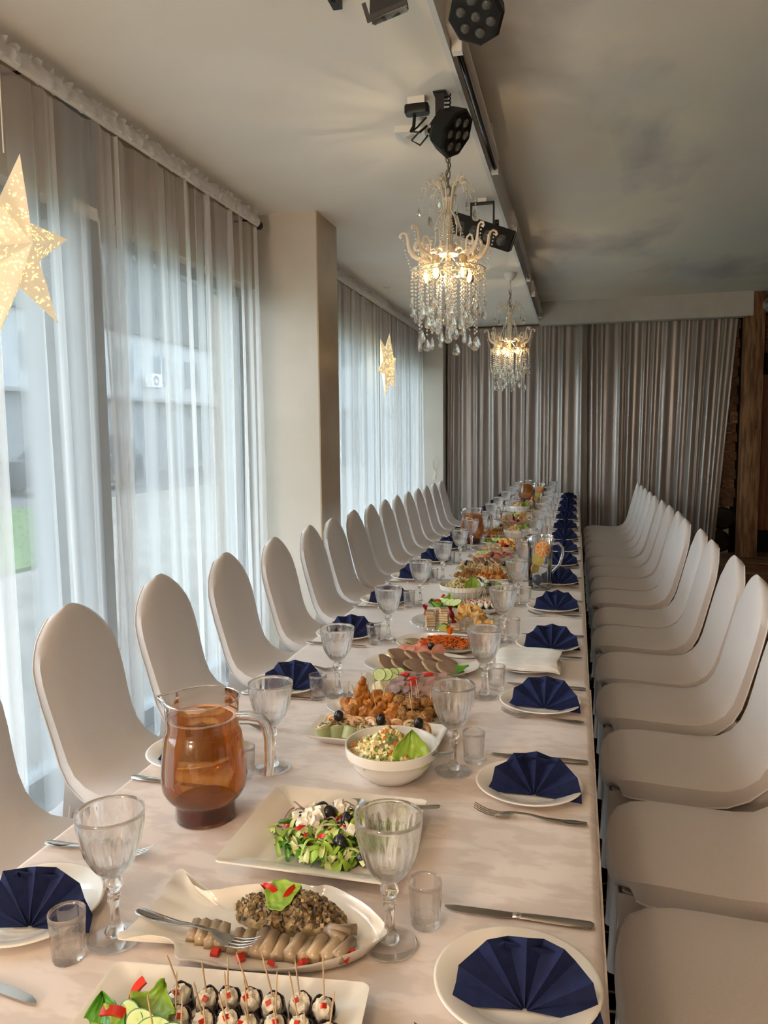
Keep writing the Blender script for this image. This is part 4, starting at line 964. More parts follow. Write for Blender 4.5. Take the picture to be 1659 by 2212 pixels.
# -- aubergine rolls
peel_me = G().sheet(lambda u, v: (.0135 * cos(PI * (1.75 * u - .375)) * (1 + .05 * sin(9 * v)), .0120 * sin(PI * (1.75 * u - .375)) , -.001 + v * (.017 + .007 * sin(PI * (1.75 * u - .375)) + .002 * sin(u * 25))), 24, 4, -.0016).mesh('aubergine_strip', m_egg)
fill_me = [G().ico((0, -.0015, .0155), (.0122, .0118, .0155), 3, .4, 2.4, s).mesh('cheese_filling', m_cheese) for s in (2, 5, 8)]
def aubergine_plate(cx, cy, rz, w, d, nth, seed, far=False):
    rg = random.Random(seed); z0 = ZS; M = Matrix.Rotation(rz, 3, 'Z')
    put('rectangular_plate', dish('rect_%g_%g' % (w, d), rrect(w, d, .012), RC, m_porc), (cx, cy, z0), rz, 'rectangular white plate of aubergine rolls, ' + nth + ' from the front', 'plate', 'rectangular plates')
    T = lambda x, y, z: (cx + (M @ Vector((x, y, 0))).x, cy + (M @ Vector((x, y, 0))).y, z0 + z)
    nr = 3 if not far else 2
    for i in range(7):
        for j in range(nr):
            x = -.055 * w / .33 + i * .0285 * w / .33 + rg.uniform(-.003, .003) + (.009 if j % 2 else 0); y = d * .27 - j * .036 + rg.uniform(-.003, .003)
            if x > w * .43: continue
            t = thing('aubergine_roll', 'cheese-filled aubergine roll, ' + ['back', 'second', 'front'][j] + ' row, ' + ORD[i] + ' from the cucumber, ' + nth, 'canape', T(x, y, .0075), 0, 'aubergine rolls, ' + nth, (rg.uniform(.0, .25), rg.uniform(-.12, .12), rz + rg.uniform(-.4, .4)))
            obj('aubergine_strip', peel_me, t); obj('cheese_filling', rg.choice(fill_me), t); obj('pepper_dice', dice_me, t, (rg.uniform(-.004, .004), -.0075, .0285), eul=(.7, rg.uniform(-.4, .4), rg.uniform(0, 1)), sc=.85)
            obj('toothpick', pick_me, t, (rg.uniform(-.003, .003), .001, .022), eul=(rg.uniform(-.16, .16), rg.uniform(-.16, .16), 0), sc=(1, 1, 1.0))
    put('lettuce_leaf', leaf_a, T(-w * .27, -.030, .010), 0, 'ruffled lettuce leaf under the cucumber on the aubergine plate, ' + nth, 'lettuce', None, (0.30, .1, rz - .25), 1.15)
    put('lettuce_leaf', leaf_c, T(-w * .36, -.035, .012), 0, 'dark green lettuce leaf at the end of the aubergine plate, ' + nth, 'lettuce', None, (.1, -.3, rz + .3), 1.2)
    for k in range(4): cucumber(T(-w * .285 + .018 * k, .0 - .010 * k, .030 + .002 * k), (1.0 - .12 * k, .25 - .2 * k, rz - .7 + .25 * k), ['long', 'slanted', 'short', 'last'][k] + ' cucumber slice leaning on lettuce, ' + nth, 'cucumber slices, ' + nth, .0165, 1.6)
    for k in range(2): put('pepper_strip', strip_me, T(-w * .36 + .018 * k, .005 + .028 * k, .032 + .008 * k), 0, ['flat', 'upright'][k] + ' red pepper strip by the cucumber, ' + nth, 'pepper', None, (.3, .2 - 1.1 * k, rz + .1 + .4 * k), 1.0)
    if far: put('cherry_tomato', G().ico((0, 0, 0), (.014, .014, .013), 3).mesh('cherry_tomato', m_tom), T(.01, d * .30, .021), 0, 'red cherry tomato among the aubergine rolls, ' + nth, 'tomato')
# -- fish-shaped plate
def fish_outline():
    P = []
    top = [(.178, .0), (.165, .022), (.135, .055), (.10, .078), (.078, .090), (.062, .094), (.05, .086), (.01, .092), (-.02, .089), (-.026, .082), (-.065, .070), (-.095, .052), (-.118, .048), (-.140, .066), (-.165, .098), (-.178, .095), (-.172, .06), (-.168, .03)]
    for i in range(len(top)):
        P.append(top[i])
    bot = [(-.170, -.0), (-.178, -.045), (-.185, -.072), (-.168, -.074), (-.135, -.058), (-.115, -.060), (-.098, -.072), (-.088, -.098), (-.06, -.096), (-.02, -.102), (.03, -.100), (.08, -.085), (.125, -.058), (.160, -.025)]
    P += bot
    Q = []                                                            # soften
    n = len(P)
    for i in range(n):
        a, b = P[i], P[(i + 1) % n]; Q += [(a[0] * .75 + b[0] * .25, a[1] * .75 + b[1] * .25), (a[0] * .25 + b[0] * .75, a[1] * .25 + b[1] * .75)]
    return Q
def fish_plate(cx, cy, rz):
    z0 = ZS; M = Matrix.Rotation(rz, 3, 'Z'); T = lambda x, y, z: (cx + (M @ Vector((x, y, 0))).x, cy + (M @ Vector((x, y, 0))).y, z0 + z)
    out = fish_outline(); n = len(out); R = []
    inner = []                                                       # oval well inside the body
    for p in out:
        a = math.atan2(p[1] / .095, (p[0] - .035) / .15); inner.append((.035 + .118 * cos(a), .072 * sin(a)))
    for k, z in ((0, .005), (.45, .0085), (.7, .014), (.95, .0205), (1, .021)): R.append([Vector((i[0] + (o[0] - i[0]) * k, i[1] + (o[1] - i[1]) * k, z + (.003 * sin(o[1] * 260) * k if o[0] < -.12 else 0))) for i, o in zip(inner, out)])
    R2 = [[Vector((i[0] + (o[0] - i[0]) * k, i[1] + (o[1] - i[1]) * k, z)) for i, o in zip(inner, out)] for k, z in ((1, .0185), (.9, .016), (.3, .003), (0, 0))]
    put('fish_plate', G().rings([[Vector((.035 + (p[0] - .035) * .1, p[1] * .1, .0045)) for p in inner]] + R + R2).mesh('fish_plate', m_porc, True, 1.2), (cx, cy, z0), rz, 'white fish-shaped plate of herring and mushroom salad', 'plate')
    rg = random.Random(3)
    g = [G(), G(), G()]
    core = G().ico((0, 0, 0), (.078, .034, .026), 3, .25, 3, 2)
    for k in range(620):
        a = rg.uniform(0, 2 * PI); r = math.sqrt(rg.random()) * .99; x, y = .082 * r * cos(a), .036 * r * sin(a); h = .030 * math.sqrt(max(0, 1 - r * r)) * (1 + .25 * sin(x * 60) * cos(y * 50)); s = rg.uniform(.0028, .0062); i = rg.choice((0, 0, 1, 1, 2))
        if i == 2 and s > .004: g[2].ico((x, y, h), s * .7, 1)
        else: g[i % 3].box((x, y, h), (s * 1.5, s, s * .9), 0, 0, .85, rot(rg.uniform(0, 3), rg.uniform(0, 3), rg.uniform(0, 3)))
    ms = G()
    ms.add(core.v, core.f, 1)
    for i in range(3): ms.add(g[i].v, g[i].f, i)
    put('mushroom_salad', ms.mesh('mushroom_salad', [m_mush, m_mush2, m_mush3], True, .5), T(.030, .022, .010), rz, 'heap of brown mushroom salad in the middle of the fish plate', 'salad', None, None, None, 'stuff')
    hm = [G().rings([[Vector((-.0075, 0, 0)), Vector((.0075, 0, 0)), Vector((.009, .0, h * .6)), Vector((.002, 0, h)), Vector((-.006, 0, h * .8))], [Vector((-.007, .034, 0)), Vector((.006, .034, 0)), Vector((.008, .034, h * .5)), Vector((.001, .034, h * .8)), Vector((-.006, .034, h * .6))]]).mesh('herring_slice', m_herr, True, 4) for h in (.013, .016)]
    for k in range(14):
        x = -.088 + k * .0158; y = -.062 + .010 * (abs(x - .03) / .1) ** 2
        put('herring_slice', hm[k % 2], T(x, y, .007), 0, 'pale herring slice, ' + ORD[k] + ' from the tail end of the fish plate', 'herring', 'herring slices on the fish plate', (.06, rg.uniform(-.2, .2), rz + .25 - .04 * k + rg.uniform(-.1, .1)), rg.uniform(1.05, 1.3))
    for k in range(3): put('herring_slice', hm[k % 2], T(.118 + .006 * k, -.022 + .012 * k, .012), 0, ['lower', 'middle', 'upper'][k] + ' herring slice of the cluster at the nose of the fish plate', 'herring', 'herring slices at the nose', (.2, .3, rz + 1.2 + .4 * k), .95)
    for k, (x, y) in enumerate(((-.045, -.066), (-.008, -.070), (.035, -.074), (.075, -.066), (.128, -.046), (.132, -.038))): put('pepper_dice', dice_me, T(x, y, .012), 0, 'red pepper dice by the herring, ' + ORD[k] + ' from the tail end', 'pepper', 'pepper dice on the fish plate', (.5, .3 * k, k), 1.5)
    for k in range(2): put('tomato_wedge', wedge_me, T(-.002 + .032 * k, .030, .042), 0, ['upright', 'lying'][k] + ' tomato wedge on top of the mushroom salad', 'tomato', None, (.2, .6 - 1.0 * k, rz + .9 * k), 1.0)
    put('green_leaf', leaf_d, T(.005, .012, .040), 0, 'bright lettuce leaf on top of the mushroom salad', 'lettuce', None, (.2, .25, rz - 1.1), .78)
    fork(T(-.180, -.020, .022), -.24, 'steel serving fork resting across the fish plate', 'serving forks', (.0, .02, -.24 + rz))
# -- square plate of Greek salad
def greek(cx, cy, rz, nth, seed, w=.29):
    seen = {}
    def spot(kind, x, y):
        a = ('front' if y < -.02 else 'back' if y > .03 else 'middle') + (' window-side' if x < -.02 else ' hall-side' if x > .03 else '') + ' part'; k = seen[kind + a] = seen.get(kind + a, -1) + 1
        return ORD[k] + ' in the ' + a + ' of the ' + nth
    rg = random.Random(seed); z0 = ZS; T = lambda x, y, z: (cx + x * cos(rz) - y * sin(rz), cy + x * sin(rz) + y * cos(rz), z0 + z)
    put('square_plate', dish('square_%g' % w, rrect(w, w * .94, .010), SQ, m_porc), (cx, cy, z0), rz, 'square white plate of Greek salad, ' + nth + ' from the front', 'plate', 'square plates')
    g = G()
    for k in range(230 if seed == 1 else 110):
        a = rg.uniform(0, 2 * PI); r = math.sqrt(rg.random()); x, y = .104 * r * cos(a), .086 * r * sin(a); h = .006 + .030 * (1 - r ** 2) * rg.uniform(.3, 1); Lh = rg.uniform(.018, .05); wd = rg.uniform(.004, .013); an = rg.uniform(0, 6); cu = rg.uniform(.2, 1.4); ti = rg.uniform(-.4, .4)
        MM = rot(ti, rg.uniform(-.3, .3), an)
        def fn(u, v): return Vector((x, y, h)) + MM @ Vector((Lh * (u - .5), wd * (v - .5) * (1 + .3 * sin(u * 9)), cu * .012 * sin(u * PI) + .002 * sin(v * 6 + k)))
        g.grid(fn, 7, 2, 0 if rg.random() < .38 else (1 if rg.random() < .8 else 2))
    put('shredded_lettuce', g.mesh('shredded_lettuce', [m_lett, m_lett2, m_rom], True, 3), (cx + .008, cy - .004, z0 + .004), rz, 'bed of shredded lettuce under the Greek salad, ' + nth, 'salad', None, None, None, 'stuff')
    g = G()
    for k in range(26): a = rg.uniform(0, 6); x, y = rg.uniform(-.07, .08), rg.uniform(-.03, .07); g.tube([(x + .016 * cos(a + t), y + .016 * sin(a + t), .034 + .006 * sin(t * 2 + k)) for t in np.linspace(0, 1.8, 6)], [.0016] * 6, 5)
    put('onion_strips', g.mesh('onion_strips', m_onion), (cx, cy, z0), rz, 'purple onion strips over the Greek salad, ' + nth, 'onion', None, None, None, 'stuff')
    n = 1 if seed == 1 else .6
    fm = [G().ico((0, 0, 0), (.0085, .0075, .010), 2, .5, 1.6, s).mesh('feta_cube', m_feta, True, .6) for s in (1, 4, 7)]
    fb = [G().rings([[Vector((x * .009 * k, y * .0075 * k, z)) for x, y in ((-1, -1), (1, -.9), (.9, 1), (-1, .95))] for z, k in ((-.010, .8), (-.006, 1), (.008, 1), (.011, .8))]).mesh('feta_cube', m_feta, True, .5)]
    for k in range(int(17 * n)):
        a = rg.uniform(0, 6.3); r = math.sqrt(rg.random()) * .8
        put('feta_cube', rg.choice(fm[:1] + fb * 2), T(.075 * r * cos(a), .015 + .06 * r * sin(a), .046 - .016 * r * r), 0, 'white feta lump, ' + spot('f', .075 * r * cos(a), .015 + .06 * r * sin(a)), 'feta', 'feta lumps, ' + nth, (rg.uniform(-.5, .5), rg.uniform(-.5, .5), rg.uniform(0, 6)), rg.uniform(.8, 1.25))
    OP = [(-.006, .025), (.036, -.048), (.078, -.058), (-.052, .004), (.062, .052), (-.03, .055), (.03, .01), (.085, .02)][:int(8 * n)]
    for (x, y) in OP: put('black_olive', olive_me, T(x, y, .046 - 3.2 * (x * x + y * y)), 0, 'whole black olive, ' + spot('o', x, y), 'olive', 'olives on the Greek salad, ' + nth, (rg.uniform(0, 3), rg.uniform(0, 3), 0), 1.12)
    for k in range(int(13 * n)):
        a = k * 2.4; r = .35 + .6 * (k % 5) / 5
        put('tomato_wedge', wedge_me, T(.085 * r * cos(a), .068 * r * sin(a), .033 - .014 * r), 0, 'red tomato wedge, ' + spot('t', .085 * r * cos(a), .068 * r * sin(a)), 'tomato', 'tomato wedges, ' + nth, (rg.uniform(-.6, .6), rg.uniform(-.6, .6), rg.uniform(0, 6)), rg.uniform(.8, 1.1))
    for k in range(int(6 * n)):
        a = 1.5 + k * .5; cucumber(T(.080 * cos(a), .060 * sin(a), .026), (rg.uniform(.2, 1.1), rg.uniform(-.5, .5), rg.uniform(0, 6)), 'cucumber round, ' + spot('c', .080 * cos(a), .060 * sin(a)), 'cucumber rounds, ' + nth, .0125, 1.0)
    spoon(T(w * .60, w * .36, .030), PI + rz, 'steel serving spoon lying on the square plate, ' + nth, 'serving spoons', (0, .10, PI + rz + .02))
# -- bowl of diced salad
bowl_a = bowl_mesh('serving_bowl', .094, .070, m_porc2); bowl_f = bowl_mesh('fluted_bowl', .090, .070, m_porc2, 36)
def olivier_mesh(seed, R):
    rg = random.Random(seed); ms = G(); c = G().ico((0, 0, .004), (R * .82, R * .82, .029), 3, .2, 2, seed); ms.add(c.v, c.f, 3)
    for k in range(470):
        a = rg.uniform(0, 2 * PI); r = math.sqrt(rg.random()) * .97; x, y = R * r * cos(a), R * r * sin(a); h = .034 * (1 - r * r) ** .8 + .020 * max(0, 1 - (r / .4) ** 2) + rg.uniform(-.002, .003); s = rg.uniform(.0065, .0108); i = rg.choice((0, 0, 0, 1, 1, 3, 3, 2))
        if i == 1: ms.ico((x, y, h), s * .62, 1, 0, 1, 0, 1)
        else: ms.box((x, y, h), (s, s * .9, s * .8), i, 0, .9, rot(rg.uniform(0, 3), rg.uniform(0, 3), rg.uniform(0, 3)))
    return ms.mesh('diced_salad', [m_pot, m_pea, m_car, m_mayo], True, .6)
oliv = [olivier_mesh(4, .082), olivier_mesh(7, .078)]
def salad_bowl(cx, cy, nth, fl=False, a=0.0):
    put('serving_bowl', bowl_f if fl else bowl_a, (cx, cy, ZS), a, ('fluted' if fl else 'plain') + ' white bowl of diced vegetable salad, ' + nth + ' from the front', 'bowl', 'salad bowls')
    put('diced_salad', oliv[1 if fl else 0], (cx - .006, cy - .004, ZS + .043), a, 'heap of diced vegetable salad in the bowl, ' + nth, 'salad', 'diced salads', None, None, 'stuff')
    put('lettuce_leaf', leaf_d, (cx + .050, cy - .050, ZS + .048), 0, 'upright green lettuce leaf stuck in the diced salad, ' + nth, 'lettuce', 'leaves in the salad bowls', (1.15, .12, .45), 1.12)
    spoon((cx + .132, cy - .028, ZS + .068), PI - .2, 'steel spoon leaning out of the salad bowl, ' + nth, 'serving spoons', (0, .22, PI - .15))
# -- tortilla wraps
def wrap_meshes(m, nm, seed):
    rg = random.Random(seed); b = G().lathe([(.0175, -.014), (.0195, -.013), (.0200, 0), (.0195, .013), (.0175, .014)], 26, 0, (0, 0, 0), lambda r, z, a: r * (1 + .05 * sin(2 * a + seed)))
    f = G()
    for s in (-1, 1): f.lathe([(.0005, s * .0150), (.010, s * .0146), (.0172, s * .0138), (.0178, s * .010)], 24)
    sp = G().tube([((.0165 - .0024 * t) * cos(t), (.0165 - .0024 * t) * sin(t), .0149) for t in np.linspace(0, 6, 40)], .0010, 5)
    hb = G()
    for k in range(5): a = rg.uniform(0, 6); r = rg.uniform(.002, .012); hb.box((r * cos(a), r * sin(a), .0152), (rg.uniform(.003, .009), .003, .002), 0, rg.uniform(0, 3))
    rd = G()
    for k in range(4): a = rg.uniform(0, 6); r = rg.uniform(.003, .012); rd.box((r * cos(a), r * sin(a), .0152), (.003, .003, .002), 0, rg.uniform(0, 3))
    return b.mesh('tortilla', m, True, 1), f.mesh('filling', m_fill), sp.mesh('spiral_edge', m), hb.mesh('herbs', m_herb, False), rd.mesh('pepper_bits', m_pep, False)
wr = [wrap_meshes(m_tort, 'a', 1), wrap_meshes(m_tort, 'b', 2), wrap_meshes(m_tortg, 'c', 3)]
def wraps_plate(cx, cy, rz, nth, seed, w=.31, d=.14):
    rg = random.Random(seed); T = lambda x, y, z: (cx + x * cos(rz) - y * sin(rz), cy + x * sin(rz) + y * cos(rz), ZS + z)
    put('rectangular_plate', dish('rect_%g_%g' % (w, d), rrect(w, d, .010), RC, m_porc), (cx, cy, ZS), rz, 'rectangular white plate of tortilla wrap slices, ' + nth + ' from the front', 'plate', 'rectangular plates')
    def one(x, y, z, k, e, lab, grp):
        t = thing('wrap_slice', lab, 'wrap', T(x, y, z), 0, grp, e); p = wr[k]
        obj('tortilla', p[0], t); obj('filling', p[1], t); obj('spiral_edge', p[2], t); obj('herbs', p[3], t, kind='stuff'); obj('pepper_bits', p[4], t, kind='stuff')
    for k in range(8):
        one(-.105 + k * .030, .018 + rg.uniform(-.004, .004), .0265, k % 2, (1.0 + rg.uniform(-.15, .15), rg.uniform(-.35, .35), rz + rg.uniform(-.3, .5)), 'golden tortilla wrap slice, ' + ORD[k] + ' from the windows in the back row, ' + nth, 'golden wrap slices, ' + nth)
        one(-.112 + k * .031, -.026 + rg.uniform(-.004, .004), .0225, 2, (.35 + rg.uniform(-.2, .2), rg.uniform(-.3, .3), rz + rg.uniform(0, 6)), 'pale green wrap slice, ' + ORD[k] + ' from the windows in the front row, ' + nth, 'green wrap slices, ' + nth)
    for k, x in enumerate((-.088, .012, .10)): put('black_olive', olive_me, T(x, -.004, .050), 0, ['window-end', 'middle', 'hall-end'][k] + ' black olive between the wrap slices, ' + nth, 'olive', 'olives on the wraps, ' + nth, (.3, .2, 0), 1.15)
# -- sliced tongue with cucumber and mayonnaise
ts_me = [G().sheet(lambda u, v, s=s: (.030 * r_(u, v)[0], .021 * r_(u, v)[1], .003 * sin(u * 6 + s)), 20, 5, .0032).mesh('tongue_slice', m_tong) for s in (1,)] if False else []
def oval_slice(name, rx, ry, th, m, seed, rim=None):
    def f(u, v): a = 2 * PI * u; r = .04 + .96 * v; k = 1 + .08 * sin(2 * a + seed) + .05 * sin(3 * a + seed * 2); return (rx * r * k * cos(a), ry * r * k * sin(a), .002 * sin(3 * a + seed) * r)
    return G().sheet(f, 30, 4, -th).mesh(name, m, True, .9)
ton = [oval_slice('tongue_slice', .026, .019, .003, m_tong, s) for s in (1, 3)]
def tongue_plate(cx, cy, rz, nth, seed, w=.25, d=.19):
    rg = random.Random(seed); T = lambda x, y, z: (cx + x * cos(rz) - y * sin(rz), cy + x * sin(rz) + y * cos(rz), ZS + z)
    put('rectangular_plate', dish('rect_%g_%g' % (w, d), rrect(w, d, .014), RC, m_porc), (cx, cy, ZS), rz, 'rectangular white plate of sliced tongue, ' + nth + ' from the front', 'plate', 'rectangular plates')
    for i in range(5):
        for j in range(4):
            put('tongue_slice', ton[(i + j) % 2], T(-.025 + .026 * i + rg.uniform(-.003, .003), .055 - .030 * j + rg.uniform(-.004, .004), .018 + .003 * (3 - j) + .001 * i), 0, 'cold tongue slice, ' + ORD[j] + ' row from the back, ' + ORD[i] + ' along, ' + nth, 'meat', 'tongue slices, ' + nth, (.42 + rg.uniform(-.1, .1), -.2 + rg.uniform(-.1, .1), rz + rg.uniform(-.6, .6)))
    for k in range(4): cucumber(T(-.082 + .018 * k, .052 + .004 * k, .028 + .001 * k), (1.0, -.2, rz + .2), ORD[k] + ' cucumber round leaning in the row by the tongue, ' + nth, 'cucumber rounds by the tongue, ' + nth, .018, 1.0)
    g = G().lathe([(.0005, .020), (.004, .017), (.010, .014), (.016, .010), (.021, .005), (.023, 0), (.0005, 0)], 24, 0, (0, 0, 0), lambda r, z, a: r * (1 + .14 * sin(5 * a + z * 120)))
    put('mayonnaise', g.mesh('mayonnaise', m_mayo), T(-.070, .012, .007), 0, 'swirl of mayonnaise by the cucumber, ' + nth, 'sauce')
    for k, (x, y) in enumerate(((-.010, .048), (.020, .012), (.055, .058), (.085, .0), (.03, -.03))): put('pepper_strip', strip_me, T(x, y, .034), 0, ORD[k] + ' red pepper strip over the sliced tongue, ' + nth, 'pepper', 'pepper strips, ' + nth, (.4, 0, rz + .3 * k - .5), .9)
    fork(T(w * .62, .075, .030), PI + rz + .05, 'steel serving fork on the sliced tongue, ' + nth, 'serving forks', (0, .06, PI + rz + .05))
# -- oval plate of roast slices
def slab(seed):
    rg = random.Random(seed); out = [(.041 * cos(a) * (1 + .16 * sin(2 * a + seed) + .05 * sin(5 * a + seed * 3)),   .027 * sin(a) * (1 + .12 * cos(3 * a + seed))) for a in np.linspace(0, 2 * PI, 25)[:-1]]
    a = G().prism([(p[0] * .93, p[1] * .93) for p in out], -.0046, .0046).mesh('meat', m_pork, True, .7); b = G().rings([[Vector((p[0] * s, p[1] * s, z)) for p in out] for s, z in ((.93, -.0044), (1, -.003), (1, .003), (.93, .0044))], 0, False, False).mesh('rind', m_porkr)
    return a, b
slabs = [slab(1), slab(4), slab(6)]; hamm = [oval_slice('ham_slice', .030, .017, .002, m_ham, s) for s in (2, 5)]
def roast_plate(cx, cy, rz, nth, seed, rx=.172, ry=.125):
    rg = random.Random(seed); T = lambda x, y, z: (cx + x * cos(rz) - y * sin(rz), cy + x * sin(rz) + y * cos(rz), ZS + z)
    put('oval_platter', dish('platter_%g_%g' % (rx, ry), oval(rx, ry), OV, m_porc), (cx, cy, ZS), rz, 'large oval white platter of sliced roast meat, ' + nth + ' from the front', 'platter', 'oval platters')
    k = 0
    for j, (n, x0, dx, y, zz) in enumerate(((4, -.065, .044, .030, .026), (5, -.092, .046, -.028, .019))):
        for i in range(n):
            t = thing('roast_slice', 'thick roast meat slice, ' + ['back', 'front'][j] + ' row, ' + ORD[i] + ' from the windows, ' + nth, 'meat', T((x0 + dx * i) * rx / .172, (y - .004 * i + rg.uniform(-.004, .004)) * ry / .125, zz), 0, 'roast slices, ' + nth, (.34 + rg.uniform(-.1, .1), .42 + rg.uniform(-.1, .1), rz + .45 + rg.uniform(-.45, .45))); a, b = slabs[k % 3]; k += 1
            obj('meat', a, t); obj('rind', b, t)
    for i in range(4): put('ham_slice', hamm[i % 2], T(-.060 + .034 * i, .062, .040), 0, ORD[i] + ' pink smoked slice from the windows, ' + nth, 'meat', 'ham slices, ' + nth, (.8, -.2, rz + .3 * i))
    put('black_olive', olive_me, T(.018, .070, .050), 0, 'single black olive on the roast slices, ' + nth, 'olive', None, (.2, .1, 0), 1.1); put('tomato_wedge', wedge_me, T(-.004, .074, .045), 0, 'tomato wedge beside the olive, ' + nth, 'tomato')
    put('green_leaf', leaf_b, T(.085, -.062, .010), 0, 'long green leaf at the front edge, ' + nth, 'lettuce', None, (.12, .3, rz - 1.0), .9); put('green_leaf', leaf_b, T(-.035, .070, .044), 0, 'small green leaf behind the meat, ' + nth, 'lettuce', None, (.1, .2, rz + .9), .5)
    fork(T(.165, .050, .022), PI + rz - .05, 'steel serving fork on the roast platter, ' + nth, 'serving forks', (0, .10, PI + rz - .10))
# -- carrot-topped fish
def carrot_plate(cx, cy, rz):
    rg = random.Random(6); T = lambda x, y, z: (cx + x, cy + y, ZS + z)
    put('oval_plate', dish('oval_c', oval(.150, .115), OV, m_porc), (cx, cy, ZS), 0, 'oval white plate of fish under orange carrot shreds', 'plate')
    fm = [oval_slice('fish_fillet', .035, .020, .010, FM('fish_fillet', 'B59A78', '8E7352', .4, 18, .2, 50, .1), s) for s in (3,)]
    for k in range(5): put('fish_fillet', fm[0], T(-.085 + .04 * k, -.012 + .01 * (k % 2), .018), 0, ORD[k] + ' fish fillet from the windows under the carrot shreds', 'fish', 'fish fillets under the carrot', (.1, .1, k))
    g = G()
    for k in range(330):
        a = rg.uniform(0, 6.3); r = math.sqrt(rg.random()); x, y = .092 * r * cos(a), .048 * r * sin(a); h = .016 + .022 * (1 - r * r) * rg.uniform(.5, 1); an = rg.uniform(0, 6); Lh = rg.uniform(.012, .026)
        g.tube([(x + Lh * (t - .5) * cos(an + t), y + Lh * (t - .5) * sin(an + t), h + .004 * sin(t * 3 + k)) for t in (0, .33, .66, 1)], .0017, 5)
    put('carrot_shreds', g.mesh('carrot_shreds', m_shred), T(.015, -.01, 0), 0, 'pile of orange carrot shreds over the fish', 'carrot', None, None, None, 'stuff')
    t = thing('carrot_rose', 'rosette of thin carrot ribbons on top of the shreds', 'carrot', T(.028, .004, .044))
    for k in range(6): a = k * 1.05; obj('ribbon', G().sheet(lambda u, v: (.012 * cos(a + u * 1.6) * (.6 + .5 * v), .012 * sin(a + u * 1.6) * (.6 + .5 * v), .020 * v + .002 * sin(u * 9)), 8, 3, .0008).mesh('ribbon', m_shred), t)
    t = thing('lime_wedge', 'pale lime wedge standing on the carrot shreds', 'lime', T(.002, .022, .048), 0, None, (.2, .2, .3))
    obj('flesh', G().prism([(.019 * cos(a), .024 * sin(a)) for a in np.linspace(0, PI, 12)], -.004, .004, 0, rot(PI / 2, 0, 0).to_4x4()).mesh('flesh', m_lime), t); obj('rind', G().tube([(.0195 * cos(a), 0, .0245 * sin(a)) for a in np.linspace(0, PI, 12)], .0042, 6).mesh('rind', m_rom), t)
    fork((cx + .150, cy + .035, ZS + .024), PI, 'first steel server on the carrot plate, tines towards the windows', 'serving forks', (0, .12, PI + .05)); spoon((cx + .155, cy + .060, ZS + .024), PI, 'steel spoon behind the fork on the carrot plate', 'serving spoons', (0, .1, PI))
# -- glass plate of cakes, pastry and sweets
m_gplate = mix_glass('pressed_plate_glass', (.97, .97, .96), .75, .45, 1.45, .02, (.80, .80, .78))
def gfl(r, z, a): return r + (.0035 * cos(a * 44) if r > .150 else 0)
gplate_me = G().lathe([(.0005, .006), (.10, .006), (.12, .010), (.150, .020), (.158, .022), (.160, .020), (.155, .018), (.122, .006), (.10, .0015), (.06, 0), (.0005, 0)], 176, 0, (0, 0, 0), gfl).mesh('glass_plate', m_gplate, True, 1)
def cake_mesh():
    return [G().box((0, 0, .0035), (.030, .030, .007), 0, 0, .97).mesh('sponge', m_cake, False), G().box((0, 0, .001), (.0305, .0305, .002), 0, 0, .98).mesh('filling', m_jam, False), G().box((0, 0, .0008), (.030, .030, .0016), 0, 0, .98).mesh('icing', m_choc, False)]
ck = cake_mesh()
def twist(seed):
    def fn(u, v):
        t = (u - .5); a = 5.0 * t + seed; w = .016 * (1 - 1.2 * t * t)
        return (.048 * t, w * (v - .5) * 2 * cos(a) * .8 + .004 * sin(u * 9 + seed), w * (v - .5) * 2 * sin(a) * .8 + .006 * sin(u * 7 + seed) + .004 * noise.noise(Vector((u * 4, v * 4, seed))))
    return G().sheet(fn, 24, 8, .0035).mesh('fried_pastry', m_past, True, 1.4)
tw = [twist(s) for s in (.3, 1.7, 3.1, 4.4)]
cdy = G().ico((0, 0, 0), (.016, .0105, .0095), 3, .12, 2, 1).mesh('wrapped_sweet', m_wrapper)
cend = G().grid(lambda u, v: (.015 + .016 * v, (.003 + .011 * v) * cos(2 * PI * u) * (1 + .2 * sin(u * 40)), (.003 + .005 * v) * sin(2 * PI * u) * (1 + .25 * sin(u * 44))), 28, 4, 0, True).mesh('twisted_end', m_wrapper)
def sweet(loc, eul, lab, grp):
    t = thing('wrapped_sweet', lab, 'sweet', loc, 0, grp, eul); obj('sweet', cdy, t); obj('twisted_end', cend, t); obj('twisted_end', cend, t, rz=PI)
